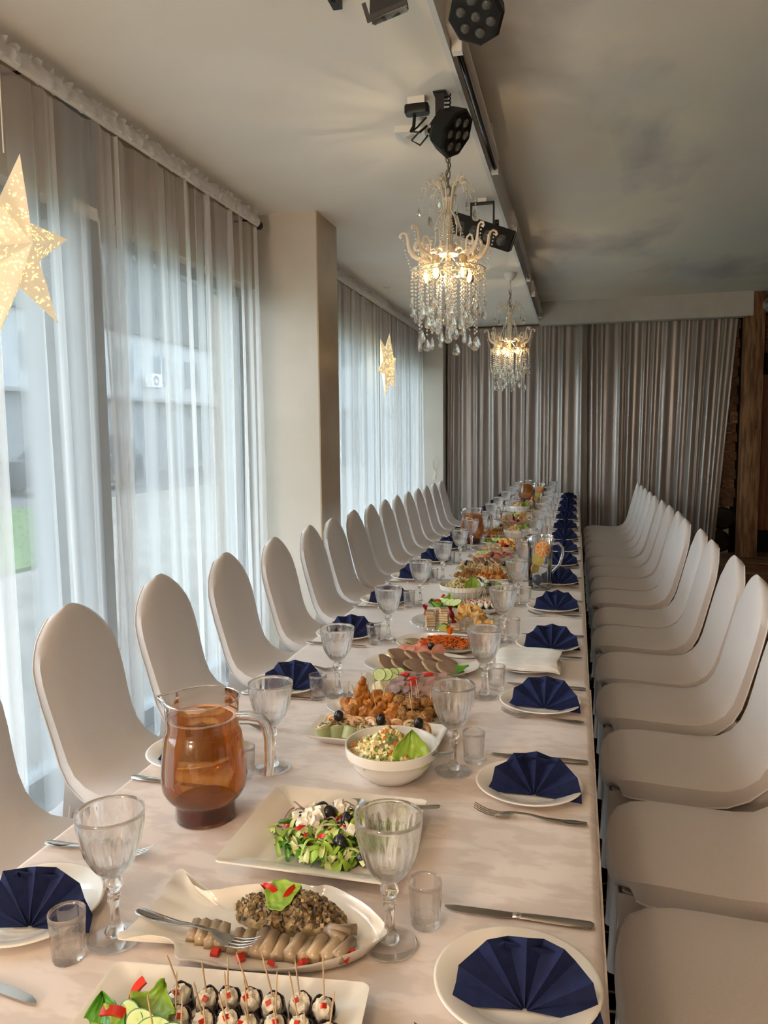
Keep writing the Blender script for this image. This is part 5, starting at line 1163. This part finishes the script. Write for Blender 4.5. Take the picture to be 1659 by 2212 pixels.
def cake_plate(cx, cy, nth, seed, rich=True):
    rg = random.Random(seed); z0 = ZS
    put('glass_plate', gplate_me, (cx, cy, z0), rg.uniform(0, 3), 'round pressed-glass plate of cakes and pastry, ' + nth + ' from the front', 'plate', 'glass cake plates')
    stacks = [(-.085, -.030, 3), (-.060, .022, 3), (-.030, -.052, 4), (.012, -.070, 1)] if rich else [(-.07, -.02, 2), (-.03, .03, 2), (.05, .04, 2)]
    for q, (x, y, n) in enumerate(stacks):
        z = .0075
        for k in range(n):
            t = thing('layer_cake_piece', 'layer cake square, ' + ORD[k] + ' up in the ' + ['window-end', 'rear', 'front', 'single'][q] + ' stack, ' + nth, 'cake', (cx + x, cy + y, z0 + z), 0, 'layer cake pieces, ' + nth, (0, 0, .2 + rg.uniform(-.25, .25)))
            obj('sponge', ck[0], t); obj('filling', ck[1], t, (0, 0, .007)); obj('sponge', ck[0], t, (0, 0, .009)); obj('icing', ck[2], t, (0, 0, .016)); z += .0180
    for k in range(11 if rich else 9):
        a = -.9 + k * .36; r = .035 + .028 * (k % 3); x, y = .045 + r * cos(a) * .9, .01 + r * sin(a)
        put('fried_pastry', tw[k % 4], (cx + x, cy + y, z0 + .024 + .016 * (k % 3 == 0) + (.022 if k % 3 == 0 else 0)), 0, 'crisp twist of fried pastry, ' + ORD[k] + ' round the heap, ' + nth, 'pastry', 'fried pastries, ' + nth, (rg.uniform(-.6, .6), rg.uniform(-.6, .6), rg.uniform(0, 6)), rg.uniform(.9, 1.15))
    for k, (x, y, e) in enumerate(((-.105, .012, (0, 1.35, .4)), (-.012, .010, (0, 1.3, -.3))) if rich else ((.02, .07, (0, .2, 0)), (.07, .06, (.3, .4, 1)), (.05, -.05, (0, .1, 2)))):
        sweet((cx + x, cy + y, z0 + .040 if rich else z0 + .045), e, ORD[k] + ' red foil-wrapped sweet among the cakes, ' + nth, 'wrapped sweets, ' + nth)
    if not rich:
        for k in range(3): put('kumquat', G().ico((0, 0, 0), (.017, .014, .014), 2).mesh('kumquat', m_nut), (cx + .02 + .03 * k, cy + .035, z0 + .055), 0, ORD[k] + ' small orange fruit on the pastry, ' + nth, 'fruit', 'small fruit, ' + nth)
# -- laid out along the table, from the camera
aubergine_plate(-.387, .728, .11, .33, .20, 'first aubergine plate', 1)
fish_plate(-.412, .938, .06)
greek(-.398, 1.182, .0, 'first salad plate', 1)
salad_bowl(-.355, 1.462, 'first salad bowl')
wraps_plate(-.432, 1.634, -.03, 'first wraps plate', 1)
fried_platter(-.428, 1.792, -.02, 'first fried platter', 1)
tongue_plate(-.440, 1.965, .0, 'first tongue plate', 1)
roast_plate(-.437, 2.185, .02, 'first roast platter', 1)
carrot_plate(-.420, 2.435, 0)
cake_plate(-.418, 2.712, 'first cake plate', 1)
aubergine_plate(-.42, 2.975, .03, .30, .16, 'second aubergine plate', 5, True)
salad_bowl(-.455, 3.155, 'second salad bowl')
greek(-.405, 3.375, .12, 'second salad plate', 5, .25)
fried_platter(-.430, 3.635, PI, 'second fried platter', 2, .160, .088)
wraps_plate(-.440, 3.815, .04, 'second wraps plate', 6, .28, .12)
roast_plate(-.445, 4.015, .0, 'second roast platter', 5, .14, .10)
tongue_plate(-.44, 4.23, .03, 'second tongue plate', 4, .27, .16)
cake_plate(-.445, 4.545, 'second cake plate', 4, False)
aubergine_plate(-.42, 4.83, .0, .28, .14, 'third aubergine plate', 9, True)
salad_bowl(-.370, 5.105, 'third salad bowl', True)
fried_platter(-.520, 5.265, .3, 'third fried platter', 3, .12, .07)
wraps_plate(-.42, 5.46, .0, 'third wraps plate', 8, .28, .12)
roast_plate(-.43, 5.71, .0, 'third roast platter', 7, .15, .10)
cake_plate(-.46, 6.09, 'third cake plate', 7, True)
aubergine_plate(-.43, 6.40, .0, .28, .14, 'fourth aubergine plate', 12, True)
salad_bowl(-.475, 6.83, 'fourth salad bowl', True)
fried_platter(-.44, 7.08, .1, 'fourth fried platter', 6, .14, .08)
roast_plate(-.50, 7.45, .0, 'fourth roast platter', 9, .13, .09)
cake_plate(-.44, 7.78, 'fourth cake plate', 9, False)
# ------------------------------------------------------------------ chandeliers
m_cream = mat('cream_enamel', 'E4D8C2', .45, col2='DACDB5', sc=9); m_bulb = mat('lit_bulb', 'FFE2A8', .3, emit='FFC774', es=11.0); m_sock = mat('lamp_holder', 'E2C48E', .5)
m_bglass = thin_glass('bulb_glass', (1, .95, .85), 1.0)
bead_oct = ([(0, 0, 1), (1, 0, 0), (0, 1, 0), (-1, 0, 0), (0, -1, 0), (0, 0, -1)], [(0, 1, 2), (0, 2, 3), (0, 3, 4), (0, 4, 1), (5, 2, 1), (5, 3, 2), (5, 4, 3), (5, 1, 4)])
def bead(g, p, r):
    V = []
    for k, (rr, z) in enumerate(((.45, .95), (1, .35), (1, -.35), (.45, -.95))):
        for i in range(6): a = i * PI / 3 + k * .26; V.append((p[0] + r * rr * cos(a), p[1] + r * rr * sin(a), p[2] + r * z))
    Fc = [(j * 6 + i, j * 6 + (i + 1) % 6, (j + 1) * 6 + (i + 1) % 6, (j + 1) * 6 + i) for j in range(3) for i in range(6)] + [(5, 4, 3, 2, 1, 0), tuple(18 + i for i in range(6))]
    g.add(V, Fc)
def strand(pts, r, gap):
    """beads threaded along a polyline"""
    g = G(); P = [Vector(p) for p in pts]; d = 0.0; nxt = 0.0
    for a, b in zip(P[:-1], P[1:]):
        L = (b - a).length
        while nxt <= d + L: bead(g, a.lerp(b, (nxt - d) / L if L else 0), r); nxt += gap
        d += L
    return g
def drop_mesh(name, w, h, m):
    g = G(); n = 10; P = [(.001, h), (.10 * w, h * .93), (.30 * w, h * .75), (.44 * w, h * .5), (.5 * w, h * .30), (.42 * w, h * .12), (.2 * w, .02 * h), (.001, 0)]
    for r, z in P: pass
    V = []
    for k, (r, z) in enumerate(P):
        for i in range(n): a = 2 * PI * (i + .5 * (k % 2)) / n; V.append((r * cos(a), r * sin(a) * .55, z - h))
    Fc = []
    for k in range(len(P) - 1):
        for i in range(n):
            a, b = k * n + i, k * n + (i + 1) % n; c, d = (k + 1) * n + i, (k + 1) * n + (i + 1) % n
            if k % 2 == 0: Fc += [(a, c, b), (b, c, d)]
            else: Fc += [(a, c, d), (a, d, b)]
    g.add(V, Fc); return g.mesh(name, m, False)
drop_a = drop_mesh('crystal_drop', .036, .056, m_drop); drop_b = drop_mesh('crystal_drop', .026, .045, m_drop)
def scroll_mesh():
    """one flat-cut scroll of the crown, in the x-z plane, root at x = 0"""
    g = G()
    def s(path, r): g.tube(path, [q * 1.02 for q in r] if isinstance(r, list) else r * 1.05, 8, 0, True, False, 1.0)
    W = [(.0, -.012), (.012, -.004), (.028, .004), (.048, .010), (.066, .022), (.080, .045), (.086, .072), (.088, .098), (.094, .118), (.106, .126), (.117, .120), (.120, .108), (.114, .101)]
    s([(x, 0, z) for x, z in W], [.005, .008, .010, .011, .010, .008, .0065, .0055, .005, .005, .005, .006, .005])
    I = [(.030, .006), (.024, .028), (.022, .055), (.030, .078), (.044, .086), (.056, .078), (.060, .060), (.054, .044), (.044, .042), (.040, .052)]
    s([(x, 0, z) for x, z in I], [.006, .006, .0055, .005, .005, .005, .005, .005, .005, .005])
    B = [(.034, .0), (.040, -.014), (.034, -.026), (.022, -.030), (.016, -.022), (.022, -.014)]
    s([(x, 0, z) for x, z in B], .005)
    Lf = [(.060, .034), (.066, .058), (.060, .078), (.054, .058)]
    g.prism(Lf, -.0025, .0025, 0, rot(PI / 2, 0, 0).to_4x4())
    for i in range(len(g.v)): x, y, z = g.v[i]; g.v[i] = (x * 1.06, y * .5, z * .95)
    return g.mesh('scroll', m_cream)
scroll_me = scroll_mesh()
def plume_mesh():
    g = G(); P = [(.0, .0), (.004, .04), (.010, .075), (.022, .100), (.042, .112), (.062, .104), (.078, .080), (.086, .050)]
    g.tube([(x, 0, z) for x, z in P], [.003, .003, .0034, .0038, .0034, .003, .0024, .002], 7)
    for (x, z, a) in ((.022, .100, .9), (.042, .112, .5), (.060, .105, -.1), (.074, .086, -.5), (.012, .08, 1.3)):
        g.tube([(x, 0, z), (x + .012 * cos(a + .3), 0, z + .016 * sin(a + .6) + .006), (x + .026 * cos(a), 0, z + .018 * sin(a + .4) + .006), (x + .030 * cos(a), 0, z + .018 * sin(a) + .001)], [.004, .0045, .003, .0025], 6)
    g.tube([(.0, 0, .0), (.022, 0, -.03), (.040, 0, -.075), (.036, 0, -.125), (.045, 0, -.165), (.068, 0, -.172), (.078, 0, -.155), (.066, 0, -.145)], [.0026, .003, .003, .003, .003, .003, .003, .0024], 7)
    return g.mesh('plume', m_cream)
plume_me = plume_mesh()
link_me = G().tube([(.0095 * cos(a), 0, .0215 * sin(a)) for a in np.linspace(0, 2 * PI, 17)[:-1]], .0030, 6, 0, False, True).mesh('chain_link', mat('chain_metal', '8F8474', .4, .5))
bulb_me = G().lathe([(.0005, 0), (.010, -.004), (.0125, -.014), (.012, -.03), (.008, -.045), (.003, -.055), (.0005, -.057)], 14).mesh('filament', m_bulb)
bulbg_me = G().lathe([(.012, 0), (.018, -.015), (.022, -.032), (.022, -.045), (.016, -.060), (.006, -.067), (.0005, -.068)], 18).mesh('bulb', m_bglass)
sock_me = G().lathe([(.0005, .03), (.014, .03), (.016, .026), (.016, -.006), (.012, -.006), (.0005, -.004)], 16).mesh('lamp_holder', m_sock)
arm_me = G().tube([(.0, 0, .0), (.018, 0, .008), (.040, 0, .010), (.056, 0, .002), (.060, 0, -.012)], .0055, 8).mesh('lamp_arm', m_cream)
def chandelier(x, y, label):
    t = thing('chandelier', label, 'chandelier', (x, y, ZC), 0, 'crystal chandeliers'); z = lambda w: w - ZC
    obj('ceiling_rose', G().lathe([(.0005, 0), (.052, 0), (.052, -.006), (.046, -.03), (.030, -.055), (.012, -.062), (.0005, -.062)], 28).mesh('ceiling_rose', m_white), t)
    obj('rod', G().tube([(0, 0, -.06), (0, 0, -.145)], .005, 10).mesh('rod', m_cream), t)
    zz = -.155
    k = 0
    while zz > z(2.485): obj('chain_link', link_me, t, (0, 0, zz), rz=PI / 2 * (k % 2)); zz -= .0345; k += 1
    obj('cable', G().tube([(.010 * sin(w * 60), .012 + .006 * cos(w * 50), w) for w in np.linspace(-.145, z(2.48), 18)], .0022, 6).mesh('cable', m_dark), t)
    obj('stem', G().lathe([(.0005, z(2.49)), (.008, z(2.485)), (.022, z(2.475)), (.022, z(2.468)), (.013, z(2.460)), (.0125, z(2.42)), (.0145, z(2.40)), (.0135, z(2.31)), (.016, z(2.285)), (.012, z(2.27)), (.012, z(2.10)), (.0005, z(2.10))], 20).mesh('stem', m_cream), t)
    obj('collar', G().lathe([(.0005, z(2.272)), (.040, z(2.272)), (.044, z(2.266)), (.044, z(2.248)), (.050, z(2.242)), (.050, z(2.234)), (.0005, z(2.234))], 28).mesh('collar', m_cream), t)
    hoop = lambda n, r, h: obj('hoop', G().tube([(r * cos(a), r * sin(a), h) for a in np.linspace(0, 2 * PI, 41)[:-1]], .003, 6, 0, False, True).mesh('hoop', m_cream), t)
    hoop('a', .160, z(2.17)); hoop('b', .125, z(2.16)); hoop('c', .075, z(2.155))
    for i in range(4): a = i * PI / 2 + .3; obj('cross_bar', G().tube([(.01 * cos(a), .01 * sin(a), z(2.235)), (.075 * cos(a), .075 * sin(a), z(2.157)), (.16 * cos(a), .16 * sin(a), z(2.17))], .003, 6).mesh('cross_bar', m_cream), t)
    for i in range(6):
        a = i * PI / 3 + .35; c, s_ = cos(a), sin(a)
        p = obj('plume', plume_me, t, (.018 * c, .018 * s_, z(2.425)), rz=a)
        sd = strand([(.104, 0, .052), (.106, 0, .016)], .004, .011); obj('bead_strand', sd.mesh('bead_strand', m_bead, False), p, kind='stuff'); obj('crystal_drop', drop_b if i % 2 else drop_a, p, (.106, 0, .012), rz=i)
    sts = []
    for i in range(8):
        a = i * PI / 4 + .15; c, s_ = cos(a), sin(a)
        obj('scroll', scroll_me, t, (.085 * c, .085 * s_, z(2.215)), rz=a)
        tip = (.200 * c, .200 * s_, z(2.318)); rim_ = (.162 * c, .162 * s_, z(2.17))
        obj('bead_strand', strand([tip, (.186 * c, .186 * s_, z(2.245)), rim_, (.163 * c, .163 * s_, z(2.06))], .0042, .0150).mesh('bead_strand', m_bead, False), t, kind='stuff')
        obj('crystal_drop', drop_b, t, (.163 * c, .163 * s_, z(2.055)), rz=a + 1)
        a2 = a + PI / 8; c2, s2 = cos(a2), sin(a2)
        obj('bead_strand', strand([(.030 * c2, .030 * s2, z(2.40)), (.085 * c2, .085 * s2, z(2.28)), (.120 * c2, .120 * s2, z(2.20)), (.16 * c2, .16 * s2, z(2.168))], .004, .0150).mesh('bead_strand', m_bead, False), t, kind='stuff')
    for (n, r, z1, dr, off, gap, br) in ((12, .158, 2.00, 'b', .1, .016, .0046), (11, .128, 1.89, 'a', .3, .0175, .005), (10, .122, 2.03, 'a', .55, .0165, .0048), (9, .095, 1.985, 'a', .2, .0165, .005), (7, .066, 1.95, 'a', .5, .0165, .005), (4, .03, 1.93, 'a', .1, .0165, .005)):
        for i in range(n):
            a = i * 2 * PI / n + off; c, s_ = cos(a), sin(a); zt = 2.165 if r > .11 else 2.15; zb = z1 + .02 * sin(i * 2.4)
            obj('bead_strand', strand([(r * c, r * s_, z(zt)), (r * c, r * s_, z(zb))], br, gap).mesh('bead_strand', m_bead, False), t, kind='stuff')
            obj('crystal_drop', drop_a if dr == 'a' else drop_b, t, (r * c, r * s_, z(zb) - .006), rz=a + i)
    for i in range(14):                                                # swags from hoop to hoop
        a = i * 2 * PI / 14; b = a + 2 * PI / 14
        obj('bead_strand', strand([(.160 * cos(a + (b - a) * q), .160 * sin(a + (b - a) * q), z(2.17 - .035 * sin(PI * q))) for q in np.linspace(0, 1, 7)], .0042, .0150).mesh('bead_strand', m_bead, False), t, kind='stuff')
    for i in range(5):
        a = i * 2 * PI / 5 + .55; c, s_ = cos(a), sin(a)
        obj('lamp_arm', arm_me, t, (.040 * c, .040 * s_, z(2.243)), rz=a)
        h = obj('lamp_holder', sock_me, t, (.100 * c, .100 * s_, z(2.185)), rz=a); obj('bulb', bulbg_me, h, (0, 0, -.006)); obj('filament', bulb_me, h, (0, 0, -.008))
    point_light('chandelier_light', (x, y, 2.125), 13, WARM, .016)
    return t
chandelier(-.56, 3.453, 'nearer crystal chandelier, hanging under the tilted spotlight')
chandelier(-.56, 6.706, 'farther crystal chandelier, its white ceiling rose in view')

# ------------------------------------------------------------------ stage lights on the ceiling
m_body = mat('spot_housing', '0F0F0F', .55, 0, col2='131312', sc=30, bump=.05, bsc=200, spec=.3); m_lens = mix_glass('spot_lens', (.95, .95, .95), .8, .1, 1.5, 0, (.35, .34, .32)); m_grey = mat('grey_housing', '242525', .5)
def par(name, loc, eul, label, sc=1.0, rim=7):
    t = thing(name, label, 'spotlight', loc, 0, 'flat spotlights', eul); t.scale = (sc, sc, sc)
    # body axis along -z (lens face down), bracket on top handled apart
    n = 8; R = []
    for (r, z, fl) in ((.055, .075, .8), (.085, .06, .9), (.105, .03, 1), (.118, -.03, 1), (.122, -.052, 1), (.112, -.058, 1)):
        R.append([Vector((r * cos(2 * PI * i / n + PI / 8), r * fl * sin(2 * PI * i / n + PI / 8), z)) for i in range(n)])
    obj('housing', G().rings(R).mesh('housing', m_body, False), t)
    obj('face_plate', G().prism([(.108 * cos(2 * PI * i / n + PI / 8), .108 * sin(2 * PI * i / n + PI / 8)) for i in range(n)], -.0615, -.058).mesh('face_plate', m_dark, False), t)
    for i in range(7):
        a = i * PI / 3; r = .066 if i < 6 else 0
        l = obj('lens', G().lathe([(.0005, -.010), (.010, -.009), (.018, -.005), (.0215, 0), (.0005, 0)], 16).mesh('lens', m_lens), t, (r * cos(a), r * sin(a), -.0615)); obj('lens_ring', G().lathe([(.0215, -.003), (.025, -.003), (.025, 0), (.0215, 0)], 16, 0, (0, 0, 0), None, True).mesh('lens_ring', m_black), l)
    for i in range(5): obj('vent_slot', G().box((0, -.088 + .002 * i, .02 + .009 * i), (.09, .004, .004)).mesh('vent_slot', m_black, False), t)
    obj('cable_plug', G().lathe([(.0005, .0), (.014, 0), (.014, .03), (.006, .04), (.0005, .04)], 12).mesh('cable_plug', m_dark), t, (-.045, .0, .068))
    return t
def bracket(t_loc, w, h, rz, label):
    pass
t = par('spotlight', (-.515, 3.20, 2.665), (-.35, -.95, .1), 'black seven-lens spotlight tilted above the nearer chandelier', .80)
t2 = thing('lamp_bracket', 'black ceiling bracket with cables holding the tilted spotlight', 'bracket', (-.545, 3.16, 0))
obj('strap', G().box((0, -.0, 2.725), (.035, .008, .15)).mesh('strap', m_black, False), t2); obj('foot', G().box((0, .02, 2.796), (.05, .07, .006)).mesh('foot', m_black, False), t2)
obj('knob', G().lathe([(.0005, 0), (.013, 0), (.013, .02), (.0005, .02)], 12).mesh('knob', m_black), t2, (0, -.006, 2.665), eul=(PI / 2, 0, 0))
obj('cable', G().tube([(-.06, .03, 2.72), (-.10, .06, 2.70), (-.12, .04, 2.675), (-.085, .02, 2.66), (-.06, .04, 2.69), (-.10, .09, 2.69), (-.14, .12, 2.67), (-.10, .10, 2.64), (-.06, .06, 2.66)], .004, 7).mesh('cable', m_dark), t2)
obj('cable', G().tube([(.03 + .012 * cos(w * 4), .01 + .012 * sin(w * 4), 2.79 - w * .010) for w in np.linspace(0, 6, 40)], .003, 6).mesh('cable', m_dark), t2)
adopt(t2, t)
t = thing('power_adapter', 'black plug-in adapter hanging by the tilted spotlight', 'adapter', (-.645, 3.20, 2.757)); obj('case', G().rings([[Vector((x * k, y * k, z)) for x, y in rrect(.10, .05, .012, 3)] for k, z in ((.94, -.018), (1, -.012), (1, .012), (.94, .018))]).mesh('case', m_dark, True, .8), t); obj('lead', G().tube([(-.01, 0, -.015), (-.015, .005, -.06), (-.03, .02, -.075)], .007, 8).mesh('lead', m_dark), t); obj('socket', G().box((0, 0, .03), (.07, .05, .026)).mesh('socket', m_white, False), t)
t = thing('junction_box', 'white junction box with a round cap on the ceiling by the spotlight', 'junction box', (-.735, 3.50, ZC)); obj('box', G().box((0, 0, -.014), (.13, .10, .028), 0, .1).mesh('box', m_white, False), t); obj('cap', G().lathe([(.0005, -.034), (.022, -.034), (.026, -.028), (.0005, -.028)], 20).mesh('cap', m_wall), t)
t = thing('smoke_sensor', 'small white plastic sensor beside the spotlight cables', 'sensor', (-.67, 3.36, ZC)); obj('base', G().lathe([(.0005, 0), (.03, 0), (.03, -.012), (.0005, -.012)], 20).mesh('base', m_white), t); obj('dome', G().lathe([(.022, -.012), (.022, -.03), (.010, -.036), (.0005, -.036)], 16).mesh('dome', m_white), t)
t9 = par('spotlight', (-.300, 2.42, 2.70), (-.62, .30, .2), 'black seven-lens spotlight facing down at the top edge of the picture', .70)
t = thing('lamp_bracket', 'black bracket of the spotlight at the top edge of the picture', 'bracket', (-.33, 2.42, 0)); obj('strap', G().box((0, .02, 2.905), (.035, .008, .25)).mesh('strap', m_black, False), t); obj('foot', G().box((0, .02, 3.026), (.06, .08, .007)).mesh('foot', m_black, False), t); adopt(t, t9)
t = thing('floodlight', 'grey boxy floodlight half out of view on the low ceiling', 'floodlight', (-.580, 2.41, 2.757), 0, None, (.25, -.3, .1)); t.scale = (.66, .66, .8); obj('housing', G().rings([[Vector((x * k, y * k, z)) for x, y in ((-.09, -.05), (.09, -.05), (.09, .05), (-.09, .05))] for k, z in ((.55, .06), (.75, .02), (1, -.03), (1, -.045))]).mesh('housing', m_grey, False), t); obj('front_glass', G().box((0, 0, -.048), (.165, .09, .006)).mesh('front_glass', m_lens, False), t); obj('fin_plate', G().box((-.1, 0, -.01), (.02, .09, .05)).mesh('fin_plate', m_grey, False), t)
t = thing('lamp_bracket', 'small black bracket at the top edge beside the floodlight', 'bracket', (-.745, 2.40, 2.79)); obj('strap', G().box((0, 0, -.003), (.03, .1, .024)).mesh('strap', m_black, False), t); obj('bolt', G().lathe([(.0005, -.02), (.008, -.02), (.008, -.012), (.0005, -.012)], 8).mesh('bolt', m_black), t)
# light bar on its yoke
t9 = t = thing('light_bar', 'black light bar hung on a yoke behind the nearer chandelier', 'light bar', (-.545, 4.60, 2.615), 0, None, (.25, .35, .10))
obj('bar', G().rings([[Vector((x, y * k, z * k)) for y, z in ((-.055, -.06), (.055, -.06), (.065, 0), (.05, .06), (-.05, .06), (-.065, 0))] for x, k in ((-.185, .9), (-.18, 1), (.18, 1), (.185, .9))]).mesh('bar', m_body, False), t)
for k in range(4): l = obj('lens', G().lathe([(.0005, -.008), (.025, -.006), (.034, 0), (.0005, 0)], 20).mesh('lens', m_lens), t, (-.125 + .083 * k, -.058, -.012), eul=(-PI / 2 + .1, 0, 0)); 
for k in range(2): obj('end_cap', G().box((-.187 + .374 * k, 0, 0), (.008, .10, .10)).mesh('end_cap', m_black, False), t)
t = thing('lamp_yoke', 'black U-shaped yoke holding the light bar', 'bracket', (-.545, 4.60, 0)); 
for s in (-1, 1): obj('arm', G().box((s * .065, 0, 2.712), (.008, .035, .126)).mesh('arm', m_black, False), t); obj('knob', G().lathe([(.0005, 0), (.018, 0), (.018, .022), (.0005, .022)], 14).mesh('knob', m_black), t, (s * .072, 0, 2.66), eul=(0, s * PI / 2, 0))
obj('cross_piece', G().box((0, 0, 2.775), (.138, .035, .010)).mesh('cross_piece', m_black, False), t); obj('foot', G().box((0, 0, 2.79), (.05, .04, .02)).mesh('foot', m_white, False), t); adopt(t, t9)
# black-light tubes on the upright face
def tube_light(y0, y1, label):
    t = thing('black_light_tube', label, 'tube light', (BX, y0, 2.875), 0, 'black-light tube fittings'); L = y1 - y0
    obj('reflector', G().prism([(0, -.035), (.016, -.035), (.046, -.006), (.036, .045), (0, .055)], 0, L, 0, Matrix(((1, 0, 0, 0), (0, 0, 1, 0), (0, 1, 0, 0), (0, 0, 0, 1)))).mesh('reflector', m_white, False), t)
    obj('tube', G().tube([(.026, .05, -.056), (.026, L - .05, -.056)], .014, 16).mesh('tube', mat('black_light_glass', '0E0B10', .08, spec=.8)), t)
    for y in (.02, L - .02): h = obj('lamp_holder', G().box((.024, y, -.050), (.036, .035, .056)).mesh('lamp_holder', m_white, False), t); obj('pin', G().lathe([(.0005, 0), (.013, 0), (.013, .02), (.0005, .02)], 12).mesh('pin', m_chrome), h, (.026, y + (.015 if y < 1 else -.035), -.056), eul=(-PI / 2, 0, 0))
    obj('end_box', G().box((.016, -.05, .01), (.032, .1, .09)).mesh('end_box', m_white, False), t)
    obj('starter', G().box((.02, L * .8, .062), (.035, .05, .02)).mesh('starter', m_white, False), t)
    return t
tube_light(2.85, 4.20, 'black-light tube fitting nearest the camera on the ceiling step'); tube_light(5.45, 7.10, 'black-light tube fitting beyond the light bar on the ceiling step'); tube_light(7.85, 9.35, 'farthest black-light tube fitting, above the far curtain')

# ------------------------------------------------------------------ paper stars in the windows
m_paper = mat('star_paper', 'EFE3CC', .7, spec=.2, emit='FFE2B4', es=.24); m_hole = mat('lit_hole', 'FFE9A0', .5, emit='FFDF80', es=1.7)
def star(loc, R, rz, rt, label, n=6, seed=1, depth=.085):
    t = thing('paper_star_lantern', label, 'star lantern', loc, 0, 'paper star lanterns', (0, 0, rz)); rg = random.Random(seed)
    M = Matrix.Rotation(rt, 3, 'Y')
    for k in range(n):
        a = 2 * PI * k / n + .24; b0, b1 = a - PI / n, a + PI / n; r0 = R * .42
        P = lambda an, r, x=0: Vector((x, r * sin(an), r * cos(an)))
        tip = P(a, R); i0, i1 = P(b0, r0), P(b1, r0); f, bk = Vector((depth, 0, 0)), Vector((-depth, 0, 0))
        mid = P(a, r0 * .9, depth * .62); g = G()
        for s in (1, -1):
            c = Vector((depth * s, 0, 0)); md = P(a, r0 * .95, depth * .62 * s)
            tri = [(c, i0, md), (md, i0, tip), (c, md, i1), (md, tip, i1)]
            for q in tri: g.add([M @ p for p in (q if s > 0 else q[::-1])], [(0, 1, 2)])
        o = obj('point', g.mesh('point', m_paper, False), t)
        h = G()
        for s in (1, -1):
            md = P(a, r0 * .95, depth * .62 * s); c = Vector((depth * s, 0, 0))
            for (A, B, C) in ((md, i0, tip), (md, tip, i1), (c, i0, md), (c, md, i1)):
                nn = (B - A).cross(C - A).normalized(); nn = nn if nn.x * s > 0 else -nn
                u = (B - A).normalized(); v = nn.cross(u)
                for w in range(26):
                    p, q = rg.random(), rg.random()
                    if p + q > 1: p, q = 1 - p, 1 - q
                    if min(p, q, 1 - p - q) < .06: continue
                    o_ = A + (B - A) * p + (C - A) * q + nn * .0008; sx, sy = rg.uniform(.002, .0048), rg.uniform(.0013, .0026); an = rg.uniform(0, 3)
                    h.add([M @ (o_ + u * (sx * cos(e) * cos(an) - sy * sin(e) * sin(an)) + v * (sx * cos(e) * sin(an) + sy * sin(e) * cos(an))) for e in np.linspace(0, 2 * PI, 8)[:-1]], [tuple(range(7))])
        obj('punched_holes', h.mesh('punched_holes', m_hole, False), o, kind='stuff')
    obj('cord', G().tube([(0, 0, R * .9), (0, 0, ZC - loc[2] - .02)], .0022, 6).mesh('cord', m_white), t)
    obj('ceiling_hook', G().lathe([(.0005, ZC - loc[2]), (.03, ZC - loc[2]), (.026, ZC - loc[2] - .014), (.0005, ZC - loc[2] - .022)], 16).mesh('ceiling_hook', m_white), t)
    point_light('star_light', loc, .8, (1, .75, .4), .05)
    return t
star((-1.69, 2.07, 2.035), .30, .0, .0, 'glowing paper star lantern before the near window, cut by the picture edge', 6, 1)
star((-1.70, 6.99, 2.10), .305, -.05, .0, 'glowing paper star lantern before the far window', 6, 2, .07)
# ribbon on the end pier
t = thing('hanging_ribbon', 'cream ribbon hanging on the pier beside the far grey curtain', 'ribbon', (-1.73, 9.575, 0))
m_rib = mat('cream_ribbon', 'E9E2C4', .5)
obj('loop', G().sheet(lambda u, v: (.03 * cos(2 * PI * u), -.006 * v - .003, 1.09 + .075 * sin(2 * PI * u) + .004 * v), 24, 1, .001).mesh('loop', m_rib), t)
for s in (-1, 1): obj('tail', G().sheet(lambda u, v: (s * .012 * u + .010 * sin(u * 6) + .008 * (v - .5), -.004 - .004 * sin(u * 9), 1.02 - .13 * u), 14, 1, .001).mesh('tail', m_rib), t)
obj('nail', G().tube([(0, .004, 1.165), (0, -.012, 1.165)], .003, 6).mesh('nail', m_dark), t)
